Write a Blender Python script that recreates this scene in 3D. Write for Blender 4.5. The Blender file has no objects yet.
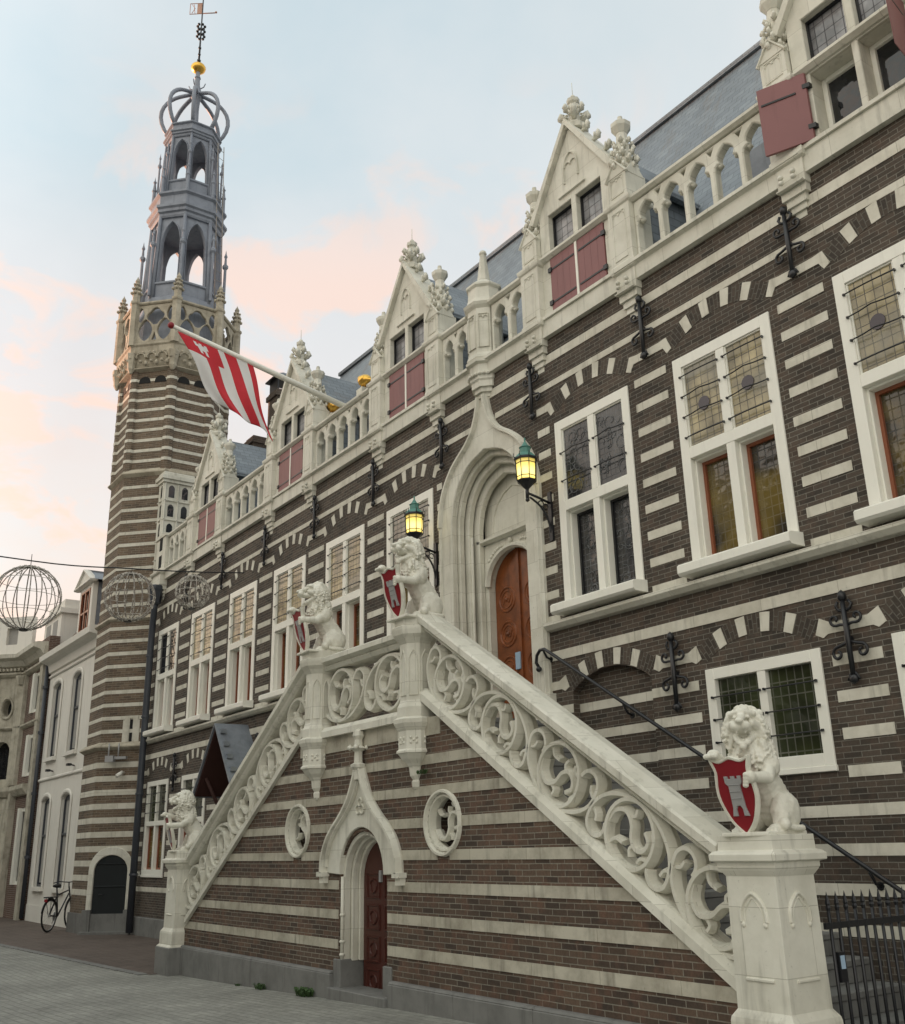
import bpy, bmesh, math, random
from mathutils import Vector, Matrix, noise
R = math.radians
PI = math.pi
random.seed(7)
scn = bpy.context.scene
COL = scn.collection

# ------------------------------------------------------------------ helpers
def tag(o, label=None, cat=None, group=None, kind=None):
    if label: o['label'] = label
    if cat: o['category'] = cat
    if group: o['group'] = group
    if kind: o['kind'] = kind
    return o

def empty(name, loc, label, cat, group=None, rz=0.0):
    o = bpy.data.objects.new(name, None)
    COL.objects.link(o)
    o.location = loc
    o.rotation_euler = (0, 0, rz)
    o.empty_display_size = .2
    return tag(o, label, cat, group)

def smoothpts(pts, n=6, closed=False):
    """Catmull-Rom through 2D/3D points"""
    out = []
    N = len(pts)
    rng = N if closed else N - 1
    for i in range(rng):
        if closed:
            p0, p1, p2, p3 = pts[(i-1) % N], pts[i], pts[(i+1) % N], pts[(i+2) % N]
        else:
            p0, p1, p2, p3 = pts[max(i-1, 0)], pts[i], pts[i+1], pts[min(i+2, N-1)]
        for k in range(n):
            t = k / n
            out.append(tuple(0.5*((2*b) + (-a+c)*t + (2*a-5*b+4*c-d)*t*t + (-a+3*b-3*c+d)*t**3) for a, b, c, d in zip(p0, p1, p2, p3)))
    if not closed: out.append(tuple(pts[-1]))
    return out

def arc(cx, cz, r, a0, a1, n=12, rz=None):
    rz = rz or r
    return [(cx + r*math.cos(R(a0+(a1-a0)*i/n)), cz + rz*math.sin(R(a0+(a1-a0)*i/n))) for i in range(n+1)]

def lancet(w, z0, zs, zt, cx=0.0, n=6, bulge=.25):
    """pointed arch outline (closed polygon): half width w, springing zs, apex zt"""
    p = [(cx-w, z0), (cx+w, z0), (cx+w, zs)]
    for i in range(1, n):
        t = i/n
        x = w*(1-t); z = zs+(zt-zs)*t
        b = math.sin(PI*t)*bulge
        p.append((cx+x+b*w*.6, z+b*(zt-zs)*.6))
    p.append((cx, zt))
    for i in range(n-1, 0, -1):
        t = i/n
        x = w*(1-t); z = zs+(zt-zs)*t
        b = math.sin(PI*t)*bulge
        p.append((cx-x-b*w*.6, z+b*(zt-zs)*.6))
    p.append((cx-w, zs))
    return p

def trefoil_arch(w, z0, zs, zt, cx=0.0):
    """pointed arch with cusps"""
    c = lancet(w, z0, zs, zt, cx, n=8)
    out = []
    cus = w*.30
    for x, z in c:
        dx = x-cx
        t = (z-zs)/(zt-zs) if zt > zs else 0
        k = math.exp(-((t-.38)/.10)**2)*cus if z > zs+1e-6 else 0
        out.append((x - (k if dx > 0 else -k), z - k*.35))
    # extra cusp points
    return out

def ident(a, b, c): return (a, b, c)
def frame(ox, oy, tx, ty, z0=0.0):
    """plane frame: a along (tx,ty), n = outward normal (ty,-tx); returns f(a, out, z)"""
    l = math.hypot(tx, ty); tx /= l; ty /= l
    nx, ny = ty, -tx
    return lambda a, b, c: (ox+tx*a+nx*b, oy+ty*a+ny*b, z0+c)

def wall(X=0.0, Y=0.0, Z=0.0):
    """frame for planes facing -Y : a -> +X, out -> -Y"""
    return lambda a, b, c: (X+a, Y-b, Z+c)

_plate_cache = {}
def plate_mesh(outer, holes, depth, bevel=0.0):
    key = (tuple(map(tuple, outer)), tuple(tuple(map(tuple, h)) for h in holes), depth, bevel)
    key = hash(str(key))
    if key in _plate_cache: return _plate_cache[key]
    cu = bpy.data.curves.new('tmp', 'CURVE')
    cu.dimensions = '2D'; cu.fill_mode = 'BOTH'
    cu.extrude = depth/2 - bevel
    cu.bevel_depth = bevel; cu.bevel_resolution = 0
    cu.offset = -bevel
    for pl in [outer]+list(holes):
        sp = cu.splines.new('POLY')
        sp.points.add(len(pl)-1)
        for i, (x, z) in enumerate(pl): sp.points[i].co = (x, z, 0, 1)
        sp.use_cyclic_u = True
    ob = bpy.data.objects.new('tmp', cu)
    me = bpy.data.meshes.new_from_object(ob)
    vs = [tuple(v.co) for v in me.vertices]
    fs = [tuple(p.vertices) for p in me.polygons]
    bpy.data.objects.remove(ob); bpy.data.curves.remove(cu); bpy.data.meshes.remove(me)
    _plate_cache[key] = (vs, fs)
    return vs, fs

class MB:
    def __init__(s):
        s.v = []; s.f = []; s.m = []; s.sm = []; s.uvd = {}
    def add(s, vs, fs, m=0, smooth=False, uv=None):
        o = len(s.v)
        s.v += [tuple(v) for v in vs]
        for i, f in enumerate(fs):
            if uv: s.uvd[len(s.f)] = uv[i]
            s.f.append(tuple(a+o for a in f)); s.m.append(m); s.sm.append(smooth)
    def box(s, x0, x1, y0, y1, z0, z1, m=0, F=None):
        F = F or ident
        p = [F(x, y, z) for z in (z0, z1) for y in (y0, y1) for x in (x0, x1)]
        s.add(p, [(0, 2, 3, 1), (4, 5, 7, 6), (0, 1, 5, 4), (2, 6, 7, 3), (0, 4, 6, 2), (1, 3, 7, 5)], m)
    def prism(s, poly, b0, b1, F, m=0, cap=True):
        """poly (a,c) extruded from out=b0 to out=b1 (convex or simple ngon)"""
        n = len(poly)
        vs = [F(a, b1, c) for a, c in poly]+[F(a, b0, c) for a, c in poly]
        fs = []
        if cap: fs += [tuple(range(n)), tuple(range(2*n-1, n-1, -1))]
        fs += [(i, i+n, (i+1) % n+n, (i+1) % n) for i in range(n)]
        s.add(vs, fs, m)
    def plate(s, outer, holes, depth, F, out=0.0, bevel=0.0, m=0):
        """plate whose front face sits at out, back at out-depth"""
        vs, fs = plate_mesh(outer, holes, depth, bevel)
        s.add([F(x, out-depth/2+z, y) for x, y, z in vs], fs, m)
    def rib(s, pts, w, d, F, out=0.0, m=0, closed=False, smooth=True, flat=.34):
        """moulded rib along (a,c) pts, from out-d to out"""
        n = len(pts); nr = []
        for i in range(n):
            if closed: a, b = pts[i-1], pts[(i+1) % n]
            else: a, b = pts[max(i-1, 0)], pts[min(i+1, n-1)]
            tx, tz = b[0]-a[0], b[1]-a[1]; l = math.hypot(tx, tz) or 1
            nr.append((-tz/l, tx/l))
        sec = [(-.5, -.5), (-flat*.6, 0), (flat*.6, 0), (.5, -.5), (flat*.6, -1), (-flat*.6, -1)]
        K = len(sec); vs = []
        for (x, z), (nx, nz) in zip(pts, nr):
            for q, b in sec: vs.append(F(x+nx*q*w, out+b*d, z+nz*q*w))
        fs = []
        for i in range(n if closed else n-1):
            j = (i+1) % n
            for k in range(K):
                k2 = (k+1) % K
                fs.append((i*K+k, j*K+k, j*K+k2, i*K+k2))
        if not closed:
            fs.append(tuple(range(K))); fs.append(tuple(range((n-1)*K+K-1, (n-1)*K-1, -1)))
        s.add(vs, fs, m, smooth=False)
    def tube(s, pts, r, n=6, m=0, closed=False, smooth=True):
        P = [Vector(p) for p in pts]; N = len(P)
        rs = r if isinstance(r, (list, tuple)) else [r]*N
        vs = []; up = None
        for i in range(N):
            a = P[i-1] if (closed or i > 0) else P[i]
            b = P[(i+1) % N] if (closed or i < N-1) else P[i]
            t = (b-a)
            if t.length < 1e-9: t = Vector((0, 0, 1))
            t.normalize()
            if up is None:
                up = Vector((0, 0, 1)) if abs(t.z) < .9 else Vector((1, 0, 0))
            u = up - t*up.dot(t)
            if u.length < 1e-6: u = t.orthogonal()
            u.normalize(); up = u
            w = t.cross(u)
            for k in range(n):
                a_ = 2*PI*k/n
                vs.append(P[i]+(u*math.cos(a_)+w*math.sin(a_))*rs[i])
        fs = []
        for i in range(N if closed else N-1):
            j = (i+1) % N
            for k in range(n):
                k2 = (k+1) % n
                fs.append((i*n+k, i*n+k2, j*n+k2, j*n+k))
        if not closed:
            fs.append(tuple(range(n-1, -1, -1))); fs.append(tuple(range((N-1)*n, N*n)))
        s.add(vs, fs, m, smooth)
    def lathe(s, prof, cx, cy, n=8, m=0, rot=0.0, smooth=False, z0=0.0, sx=1, sy=1):
        """prof list of (r, z); for flat sided use r as corner radius"""
        vs = []
        for r, z in prof:
            for k in range(n):
                a = rot+2*PI*k/n
                vs.append((cx+r*sx*math.cos(a), cy+r*sy*math.sin(a), z+z0))
        fs = []
        for i in range(len(prof)-1):
            for k in range(n):
                k2 = (k+1) % n
                fs.append((i*n+k, i*n+k2, (i+1)*n+k2, (i+1)*n+k))
        fs.append(tuple(range(n-1, -1, -1))); fs.append(tuple(range((len(prof)-1)*n, len(prof)*n)))
        s.add(vs, fs, m, smooth)
    def ball(s, c, r, m=0, sub=1, sx=1, sy=1, sz=1, rot=None):
        bm = bmesh.new(); bmesh.ops.create_icosphere(bm, subdivisions=sub, radius=1)
        M = rot or Matrix.Identity(3)
        vs = [Vector(c)+M @ Vector((v.co.x*r*sx, v.co.y*r*sy, v.co.z*r*sz)) for v in bm.verts]
        fs = [tuple(v.index for v in f.verts) for f in bm.faces]
        bm.free(); s.add(vs, fs, m, True)
    def loft(s, loops, m=0, smooth=False, caps=True):
        n = len(loops[0]); vs = [p for l in loops for p in l]; fs = []
        for i in range(len(loops)-1):
            for k in range(n):
                k2 = (k+1) % n
                fs.append((i*n+k, i*n+k2, (i+1)*n+k2, (i+1)*n+k))
        if caps: fs.append(tuple(range(n-1, -1, -1))); fs.append(tuple(range((len(loops)-1)*n, len(loops)*n)))
        s.add(vs, fs, m, smooth)
    def build(s, name, mats, parent=None, origin=None, bevel=0.0, bseg=1):
        if not isinstance(mats, (list, tuple)): mats = [mats]
        O = Vector(origin) if origin is not None else (Vector(parent['_o']) if parent is not None and '_o' in parent else Vector((0, 0, 0)))
        me = bpy.data.meshes.new(name)
        me.from_pydata([Vector(v)-O for v in s.v], [], s.f)
        for mt in mats: me.materials.append(mt)
        me.polygons.foreach_set('material_index', s.m)
        me.polygons.foreach_set('use_smooth', s.sm)
        uvl = me.uv_layers.new(name='UVMap')
        data = [0.0]*(2*len(me.loops))
        for pi, p in enumerate(me.polygons):
            if pi in s.uvd:
                for li, uv in zip(p.loop_indices, s.uvd[pi]): data[2*li] = uv[0]; data[2*li+1] = uv[1]
                continue
            vs = [s.v[k] for k in s.f[pi]]
            # newell normal
            nx = ny = nz = 0.0
            for i in range(len(vs)):
                a, b = vs[i], vs[(i+1) % len(vs)]
                nx += (a[1]-b[1])*(a[2]+b[2]); ny += (a[2]-b[2])*(a[0]+b[0]); nz += (a[0]-b[0])*(a[1]+b[1])
            h = math.hypot(nx, ny)
            if h < 1e-3*abs(nz) or h == 0:
                for li, v in zip(p.loop_indices, vs): data[2*li] = v[0]; data[2*li+1] = v[1]
            else:
                tx, ty = -ny/h, nx/h
                l = math.sqrt(h*h+nz*nz); k = h/l
                sl = l/h if h/l > .2 else 1
                for li, v in zip(p.loop_indices, vs):
                    data[2*li] = v[0]*tx+v[1]*ty; data[2*li+1] = v[2]*sl
        uvl.data.foreach_set('uv', data)
        me.validate(); me.update()
        o = bpy.data.objects.new(name, me)
        COL.objects.link(o)
        o['_o'] = tuple(O)
        if parent is not None:
            o.parent = parent
            if origin is not None and '_o' in parent: o.location = O-Vector(parent['_o'])
        else: o.location = O
        if bevel:
            b = o.modifiers.new('bev', 'BEVEL'); b.width = bevel; b.segments = bseg; b.limit_method = 'ANGLE'; b.angle_limit = R(40)
        return o

def thing(name, loc, label, cat, group=None):
    o = empty(name, loc, label, cat, group)
    o['_o'] = tuple(loc)
    return o

def copy_tree(o, parent=None):
    c = o.copy(); COL.objects.link(c)
    if parent is not None: c.parent = parent
    for ch in list(o.children): copy_tree(ch, c)
    return c
def place(o, loc):
    o.location = loc
    return o

# ------------------------------------------------------------------ materials
def mat(name):
    m = bpy.data.materials.new(name); m.use_nodes = True
    nt = m.node_tree
    for n in list(nt.nodes): nt.nodes.remove(n)
    out = nt.nodes.new('ShaderNodeOutputMaterial')
    b = nt.nodes.new('ShaderNodeBsdfPrincipled')
    nt.links.new(b.outputs[0], out.inputs[0])
    return m, nt, b
def N(nt, t, **k):
    n = nt.nodes.new(t)
    for a, v in k.items():
        if a.startswith('i_'): n.inputs[int(a[2:])].default_value = v
        else: setattr(n, a, v)
    return n
def mixc(nt, fac, a, b, mode='MIX'):
    n = nt.nodes.new('ShaderNodeMix'); n.data_type = 'RGBA'; n.blend_type = mode
    for sock, val in ((n.inputs[0], fac), (n.inputs[6], a), (n.inputs[7], b)):
        if hasattr(val, 'is_linked'): nt.links.new(val, sock)
        elif isinstance(val, (int, float)): sock.default_value = val
        else: sock.default_value = (*val, 1)
    return n.outputs[2]
def ramp(nt, src, stops):
    n = nt.nodes.new('ShaderNodeValToRGB')
    e = n.color_ramp.elements
    while len(e) > 1: e.remove(e[0])
    e[0].position = stops[0][0]; e[0].color = (*stops[0][1], 1) if len(stops[0][1]) == 3 else stops[0][1]
    for p, c in stops[1:]:
        q = e.new(p); q.color = (*c, 1)
    nt.links.new(src, n.inputs[0])
    return n.outputs[0]
def noise_(nt, scale, detail=4, rough=.6, vec=None, dist=0.0):
    n = nt.nodes.new('ShaderNodeTexNoise')
    n.inputs['Scale'].default_value = scale; n.inputs['Detail'].default_value = detail; n.inputs['Roughness'].default_value = rough
    n.inputs['Distortion'].default_value = dist
    if vec is None:
        g = nt.nodes.new('ShaderNodeNewGeometry'); vec = g.outputs['Position']
    nt.links.new(vec, n.inputs['Vector'])
    return n.outputs['Fac']
def bump(nt, b, h, dist=.004, strength=.6):
    n = nt.nodes.new('ShaderNodeBump'); n.inputs['Strength'].default_value = strength; n.inputs['Distance'].default_value = dist
    nt.links.new(h, n.inputs['Height']); nt.links.new(n.outputs[0], b.inputs['Normal'])
def mapped(nt, sx, sy, sz):
    g = nt.nodes.new('ShaderNodeNewGeometry'); mp = nt.nodes.new('ShaderNodeMapping')
    mp.inputs['Scale'].default_value = (sx, sy, sz); nt.links.new(g.outputs['Position'], mp.inputs[0]); return mp.outputs[0]

def painted(name, col, col2=None, rough=.6, stain=.35, scale=2.0, streak=True, bumpd=.002, metallic=0.0, joints=None):
    m, nt, b = mat(name)
    col2 = col2 or tuple(c*.72 for c in col)
    f = noise_(nt, scale, 5, .65)
    fr = ramp(nt, f, [(.42, (0, 0, 0)), (.68, (1, 1, 1))])
    mu = N(nt, 'ShaderNodeMath', operation='MULTIPLY'); mu.inputs[1].default_value = stain
    nt.links.new(fr, mu.inputs[0])
    c = mixc(nt, mu.outputs[0], col, col2)
    if streak:
        s = noise_(nt, 1.0, 4, .6, mapped(nt, 9, 9, .9))
        sr = ramp(nt, s, [(.55, (0, 0, 0)), (.75, (1, 1, 1))])
        m2 = N(nt, 'ShaderNodeMath', operation='MULTIPLY'); m2.inputs[1].default_value = stain*.9
        nt.links.new(sr, m2.inputs[0])
        c = mixc(nt, m2.outputs[0], c, tuple(x*.55 for x in col2))
    sp = noise_(nt, 26, 3, .7)
    spr = ramp(nt, sp, [(.66, (0, 0, 0)), (.74, (1, 1, 1))])
    m3 = N(nt, 'ShaderNodeMath', operation='MULTIPLY'); m3.inputs[1].default_value = stain*.6
    nt.links.new(spr, m3.inputs[0])
    c = mixc(nt, m3.outputs[0], c, tuple(x*.5 for x in col2))
    h = noise_(nt, 14, 5, .6)
    if joints:
        uv = N(nt, 'ShaderNodeUVMap'); uv.uv_map = 'UVMap'
        t = N(nt, 'ShaderNodeTexBrick'); t.offset = .5
        for k, v in (('Scale', 1.0), ('Mortar Size', .0028), ('Mortar Smooth', .4), ('Bias', 0.0), ('Brick Width', joints[0]), ('Row Height', joints[1])): t.inputs[k].default_value = v
        t.inputs['Color1'].default_value = (1, 1, 1, 1); t.inputs['Color2'].default_value = (.86, .85, .83, 1); t.inputs['Mortar'].default_value = (.5, .48, .44, 1)
        nt.links.new(uv.outputs[0], t.inputs['Vector'])
        c = mixc(nt, joints[2], c, t.outputs['Color'], 'MULTIPLY')
    nt.links.new(c, b.inputs['Base Color'])
    b.inputs['Roughness'].default_value = rough; b.inputs['Metallic'].default_value = metallic
    bump(nt, b, h, bumpd, .5)
    return m

def brickmat(name, c1, c2, mortar, bw=.205, rh=.0535, ms=.0048, patch=(1.25, .72), patchscale=.8, red=None):
    m, nt, b = mat(name)
    uv = N(nt, 'ShaderNodeUVMap'); uv.uv_map = 'UVMap'
    w = noise_(nt, 3.0, 2, .5)
    # slight waviness of the courses
    t = N(nt, 'ShaderNodeTexBrick'); t.offset = .5
    for k, v in (('Scale', 1.0), ('Mortar Size', ms), ('Mortar Smooth', .15), ('Bias', 0.0), ('Brick Width', bw), ('Row Height', rh)): t.inputs[k].default_value = v
    t.inputs['Color1'].default_value = (*c1, 1); t.inputs['Color2'].default_value = (*c2, 1); t.inputs['Mortar'].default_value = (*mortar, 1)
    nw = N(nt, 'ShaderNodeTexNoise'); nw.inputs['Scale'].default_value = 1.7; nw.inputs['Detail'].default_value = 2
    nt.links.new(uv.outputs[0], nw.inputs['Vector'])
    vm = N(nt, 'ShaderNodeVectorMath', operation='SCALE'); vm.inputs['Scale'].default_value = .012
    nt.links.new(nw.outputs['Color'], vm.inputs[0])
    va = N(nt, 'ShaderNodeVectorMath', operation='ADD')
    nt.links.new(uv.outputs[0], va.inputs[0]); nt.links.new(vm.outputs[0], va.inputs[1])
    nt.links.new(va.outputs[0], t.inputs['Vector'])
    c = t.outputs['Color']
    f = noise_(nt, patchscale, 4, .65)
    fr = ramp(nt, f, [(.3, (patch[1],)*3), (.7, (patch[0],)*3)])
    c = mixc(nt, 1.0, c, fr, 'MULTIPLY')
    if red:
        f2 = noise_(nt, 7, 2, .5)
        r2 = ramp(nt, f2, [(.5, (0, 0, 0)), (.72, (1, 1, 1))])
        c = mixc(nt, r2, c, red) if False else mixc(nt, N_mul(nt, r2, .45), c, red)
    f3 = noise_(nt, 40, 3, .7)
    fr3 = ramp(nt, f3, [(.3, (.75,)*3), (.7, (1.25,)*3)])
    c = mixc(nt, .8, c, fr3, 'MULTIPLY')
    # pale bloom
    f4 = noise_(nt, 1.6, 6, .75)
    fr4 = N_mul(nt, ramp(nt, f4, [(.6, (0, 0, 0)), (.78, (1, 1, 1))]), .22)
    c = mixc(nt, fr4, c, mortar)
    nt.links.new(c, b.inputs['Base Color'])
    b.inputs['Roughness'].default_value = .85
    inv = N(nt, 'ShaderNodeMath', operation='SUBTRACT'); inv.inputs[0].default_value = 1.0
    nt.links.new(t.outputs['Fac'], inv.inputs[1])
    ad = N(nt, 'ShaderNodeMath', operation='ADD'); nt.links.new(inv.outputs[0], ad.inputs[0]); nt.links.new(N_mul(nt, f3, .6), ad.inputs[1])
    bump(nt, b, ad.outputs[0], .004, .7)
    return m
def N_mul(nt, s, v):
    n = nt.nodes.new('ShaderNodeMath'); n.operation = 'MULTIPLY'; n.inputs[1].default_value = v
    nt.links.new(s, n.inputs[0]); return n.outputs[0]

def simple(name, col, rough=.5, metallic=0.0, var=.15, scale=8):
    m, nt, b = mat(name)
    f = noise_(nt, scale, 4, .6)
    c = mixc(nt, f, tuple(x*(1-var) for x in col), tuple(min(1, x*(1+var)) for x in col))
    nt.links.new(c, b.inputs['Base Color'])
    b.inputs['Roughness'].default_value = rough; b.inputs['Metallic'].default_value = metallic
    bump(nt, b, f, .002, .3)
    return m

def leaded(name, col, col2, lead=(.05, .05, .05), bw=.085, rh=.11, rough=.12, tint=None, mixs=3.0, roundel=False, spec=.5, leadw=.006):
    """old leaded glazing seen from outside: glossy, slightly uneven panes between lead cames"""
    m, nt, b = mat(name)
    uv = N(nt, 'ShaderNodeUVMap'); uv.uv_map = 'UVMap'
    t = N(nt, 'ShaderNodeTexBrick'); t.offset = 0.0
    for k, v in (('Scale', 1.0), ('Mortar Size', leadw), ('Mortar Smooth', .1), ('Bias', 0.0), ('Brick Width', bw), ('Row Height', rh)): t.inputs[k].default_value = v
    t.inputs['Color1'].default_value = (*col, 1); t.inputs['Color2'].default_value = (*col2, 1); t.inputs['Mortar'].default_value = (*lead, 1)
    nt.links.new(uv.outputs[0], t.inputs['Vector'])
    c = t.outputs['Color']
    f = noise_(nt, mixs, 3, .6)
    fr = ramp(nt, f, [(.35, (.55,)*3), (.65, (1.35,)*3)])
    c = mixc(nt, 1.0, c, fr, 'MULTIPLY')
    if tint:
        f2 = noise_(nt, 1.3, 2, .5)
        r2 = ramp(nt, f2, [(.45, (0, 0, 0)), (.6, (1, 1, 1))])
        c = mixc(nt, N_mul(nt, r2, .8), c, tint)
    nt.links.new(c, b.inputs['Base Color'])
    rr = N(nt, 'ShaderNodeMath', operation='ADD'); rr.inputs[1].default_value = rough
    nt.links.new(N_mul(nt, t.outputs['Fac'], .5), rr.inputs[0]); nt.links.new(rr.outputs[0], b.inputs['Roughness'])
    b.inputs['IOR'].default_value = 1.5
    b.inputs['Specular IOR Level'].default_value = spec
    # every quarry tilts a little
    w = N(nt, 'ShaderNodeTexNoise'); w.inputs['Scale'].default_value = 9; w.inputs['Detail'].default_value = 1
    nt.links.new(uv.outputs[0], w.inputs['Vector'])
    ad = N(nt, 'ShaderNodeMath', operation='ADD'); nt.links.new(w.outputs['Fac'], ad.inputs[0]); nt.links.new(N_mul(nt, t.outputs['Fac'], .4), ad.inputs[1])
    bump(nt, b, ad.outputs[0], .01, .35)
    return m

M = {}
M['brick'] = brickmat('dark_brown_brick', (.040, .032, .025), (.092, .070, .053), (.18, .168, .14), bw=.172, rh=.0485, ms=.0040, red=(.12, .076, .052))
M['brick_plain'] = brickmat('dark_brick_arch', (.042, .033, .026), (.085, .065, .049), (.12, .11, .09), bw=.10, rh=.048)
M['brick_red'] = brickmat('red_brown_brick', (.052, .037, .028), (.125, .082, .056), (.22, .20, .16), bw=.185, rh=.050, ms=.0043, red=(.17, .085, .055), patchscale=1.2)
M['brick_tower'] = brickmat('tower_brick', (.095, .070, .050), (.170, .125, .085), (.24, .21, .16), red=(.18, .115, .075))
M['brick_brown'] = brickmat('house_brick', (.11, .065, .05), (.15, .09, .066), (.3, .27, .23))
M['stone'] = painted('cream_painted_stone', (.75, .735, .645), (.52, .505, .42), rough=.65, stain=.62, bumpd=.004, joints=(.72, .41, .75))
M['band'] = painted('sandstone_band', (.70, .675, .585), (.48, .455, .37), rough=.8, stain=.6, scale=4, bumpd=.005, joints=(.83, 3.0, 1.0))
M['band_old'] = painted('worn_sandstone_band', (.54, .51, .42), (.31, .285, .225), rough=.85, stain=.85, scale=3.5, bumpd=.007, joints=(.83, 3.0, 1.0))
M['oldstone'] = painted('weathered_sandstone', (.50, .455, .36), (.27, .235, .175), rough=.85, stain=.75, scale=3, bumpd=.008, joints=(.5, .33, .8))
M['white'] = painted('white_window_paint', (.86, .85, .77), (.72, .705, .62), rough=.4, stain=.2, bumpd=.001)
M['statue'] = painted('white_painted_statue', (.78, .765, .67), (.46, .44, .35), rough=.5, stain=.4, scale=9, bumpd=.004)
M['blue'] = painted('bluestone_plinth', (.20, .20, .19), (.11, .11, .105), rough=.75, stain=.6, scale=3)
M['lead'] = painted('blue_grey_painted_timber', (.25, .275, .325), (.15, .165, .20), rough=.55, stain=.55, scale=4)
M['brick_old'] = brickmat('chimney_brick', (.06, .045, .035), (.09, .065, .05), (.14, .13, .11))
M['leadsheet'] = painted('lead_sheet', (.22, .245, .28), (.12, .14, .17), rough=.45, stain=.6, scale=5)
M['plaster'] = painted('white_stucco', (.76, .735, .67), (.60, .575, .52), rough=.7, stain=.25, scale=1.5)
M['wood'] = painted('varnished_oak_door', (.25, .075, .022), (.10, .03, .012), rough=.3, stain=.7, scale=6)
M['casement'] = painted('red_brown_casement', (.26, .085, .04), (.18, .06, .03), rough=.4, stain=.3)
M['wood_dark'] = painted('dark_red_door', (.075, .018, .012), (.04, .012, .008), rough=.35, stain=.5, scale=6)
M['door_dark'] = painted('black_green_door', (.018, .022, .024), (.012, .014, .015), rough=.35, stain=.3)
M['shutter'] = painted('muted_red_shutter', (.25, .105, .105), (.205, .085, .085), rough=.55, stain=.4, streak=True)
M['iron'] = simple('black_painted_iron', (.014, .015, .018), .38, 0.0)
M['pipe'] = simple('dark_grey_pipe', (.045, .052, .065), .45)
M['gold'] = simple('gilding', (.80, .48, .10), .32, 1.0, .25, 14)
M['verdigris'] = simple('verdigris_copper', (.10, .26, .22), .6, 0.0, .35, 20)
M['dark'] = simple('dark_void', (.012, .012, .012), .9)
M['underside'] = simple('dark_brown_boards', (.05, .018, .014), .7)
M['gutter'] = simple('dark_gutter', (.035, .038, .045), .6)
M['red'] = simple('heraldic_red', (.25, .008, .016), .45)
M['silver'] = simple('silver_grey_paint', (.36, .36, .36), .5)
M['flag_red'] = simple('flag_red', (.62, .035, .05), .8)
M['flag_white'] = simple('flag_white', (.80, .79, .78), .8, var=.04)
M['lights'] = simple('pale_light_strings', (.62, .60, .54), .6)
M['wire'] = simple('wire_frame', (.30, .27, .24), .5)
M['rubber'] = simple('rubber', (.02, .02, .02), .8)
M['copper'] = painted('copper_flaking', (.52, .30, .22), (.32, .16, .11), rough=.6, stain=.5)
M['curtain'] = simple('grey_curtain', (.34, .33, .31), .9)
M['sign_blue'] = simple('pale_blue_tag', (.35, .48, .62), .5)
M['leaf'] = simple('weed_green', (.045, .09, .025), .8, var=.4)

M['gl_tan'] = leaded('leaded_glass_tan', (.40, .335, .19), (.31, .265, .165), lead=(.12, .11, .09), bw=.09, rh=.10, leadw=.0045, tint=(.23, .22, .18), rough=.16)
M['gl_low'] = leaded('leaded_glass_low', (.035, .030, .022), (.055, .045, .028), bw=.085, rh=.10, tint=(.20, .145, .04), rough=.07, spec=.6)
M['gl_dark'] = leaded('leaded_glass_dark', (.045, .045, .045), (.07, .065, .06), bw=.075, rh=.075, tint=(.02, .022, .025), rough=.12, leadw=.004, lead=(.16, .16, .17))
M['gl_grey'] = leaded('leaded_glass_grey', (.27, .26, .22), (.22, .21, .18), lead=(.10, .10, .09), leadw=.0045, bw=.11, rh=.16, rough=.14)
M['gl_green'] = leaded('leaded_glass_green', (.022, .028, .014), (.032, .038, .019), bw=.085, rh=.125, lead=(.10, .10, .08), tint=(.045, .055, .02), rough=.10)
M['gl_dormer'] = leaded('leaded_glass_dormer', (.26, .26, .27), (.31, .31, .32), bw=.105, rh=.135, lead=(.08, .08, .09), leadw=.005, rough=.12)  # pale grey base colour stands in for sky reflected in the panes
M['gl_plain'] = leaded('dark_window_glass', (.02, .022, .025), (.02, .022, .025), bw=50, rh=50, rough=.04, spec=.6)

def glowglass():
    m, nt, b = mat('amber_lamp_glass')
    tc = N(nt, 'ShaderNodeTexCoord')
    ln = N(nt, 'ShaderNodeVectorMath', operation='LENGTH'); mp = N(nt, 'ShaderNodeMapping'); mp.inputs['Location'].default_value = (0, .37, -.22)
    nt.links.new(tc.outputs['Object'], mp.inputs[0]); nt.links.new(mp.outputs[0], ln.inputs[0])
    c = ramp(nt, ln.outputs['Value'], [(.10, (1.0, .82, .30)), (.135, (.74, .54, .12)), (.18, (.34, .25, .06)), (.23, (.14, .11, .03))])  # bulb glow painted into the emission, fading away from the bulb centre
    nt.links.new(c, b.inputs['Emission Color']); b.inputs['Emission Strength'].default_value = 1.1
    f = noise_(nt, 30, 3, .6)
    nt.links.new(mixc(nt, f, (.30, .24, .05), (.6, .5, .12)), b.inputs['Base Color']); b.inputs['Roughness'].default_value = .2
    return m
def lampglass(name, col, s):
    m, nt, b = mat(name)
    f = noise_(nt, 22, 3, .6)
    c = mixc(nt, f, tuple(x*.75 for x in col), col)
    nt.links.new(c, b.inputs['Base Color']); nt.links.new(c, b.inputs['Emission Color'])
    b.inputs['Emission Strength'].default_value = s
    b.inputs['Roughness'].default_value = .3
    return m
M['lampglass'] = glowglass()
M['bulb'] = lampglass('lamp_bulb', (1.0, .85, .35), 9.0)

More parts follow.
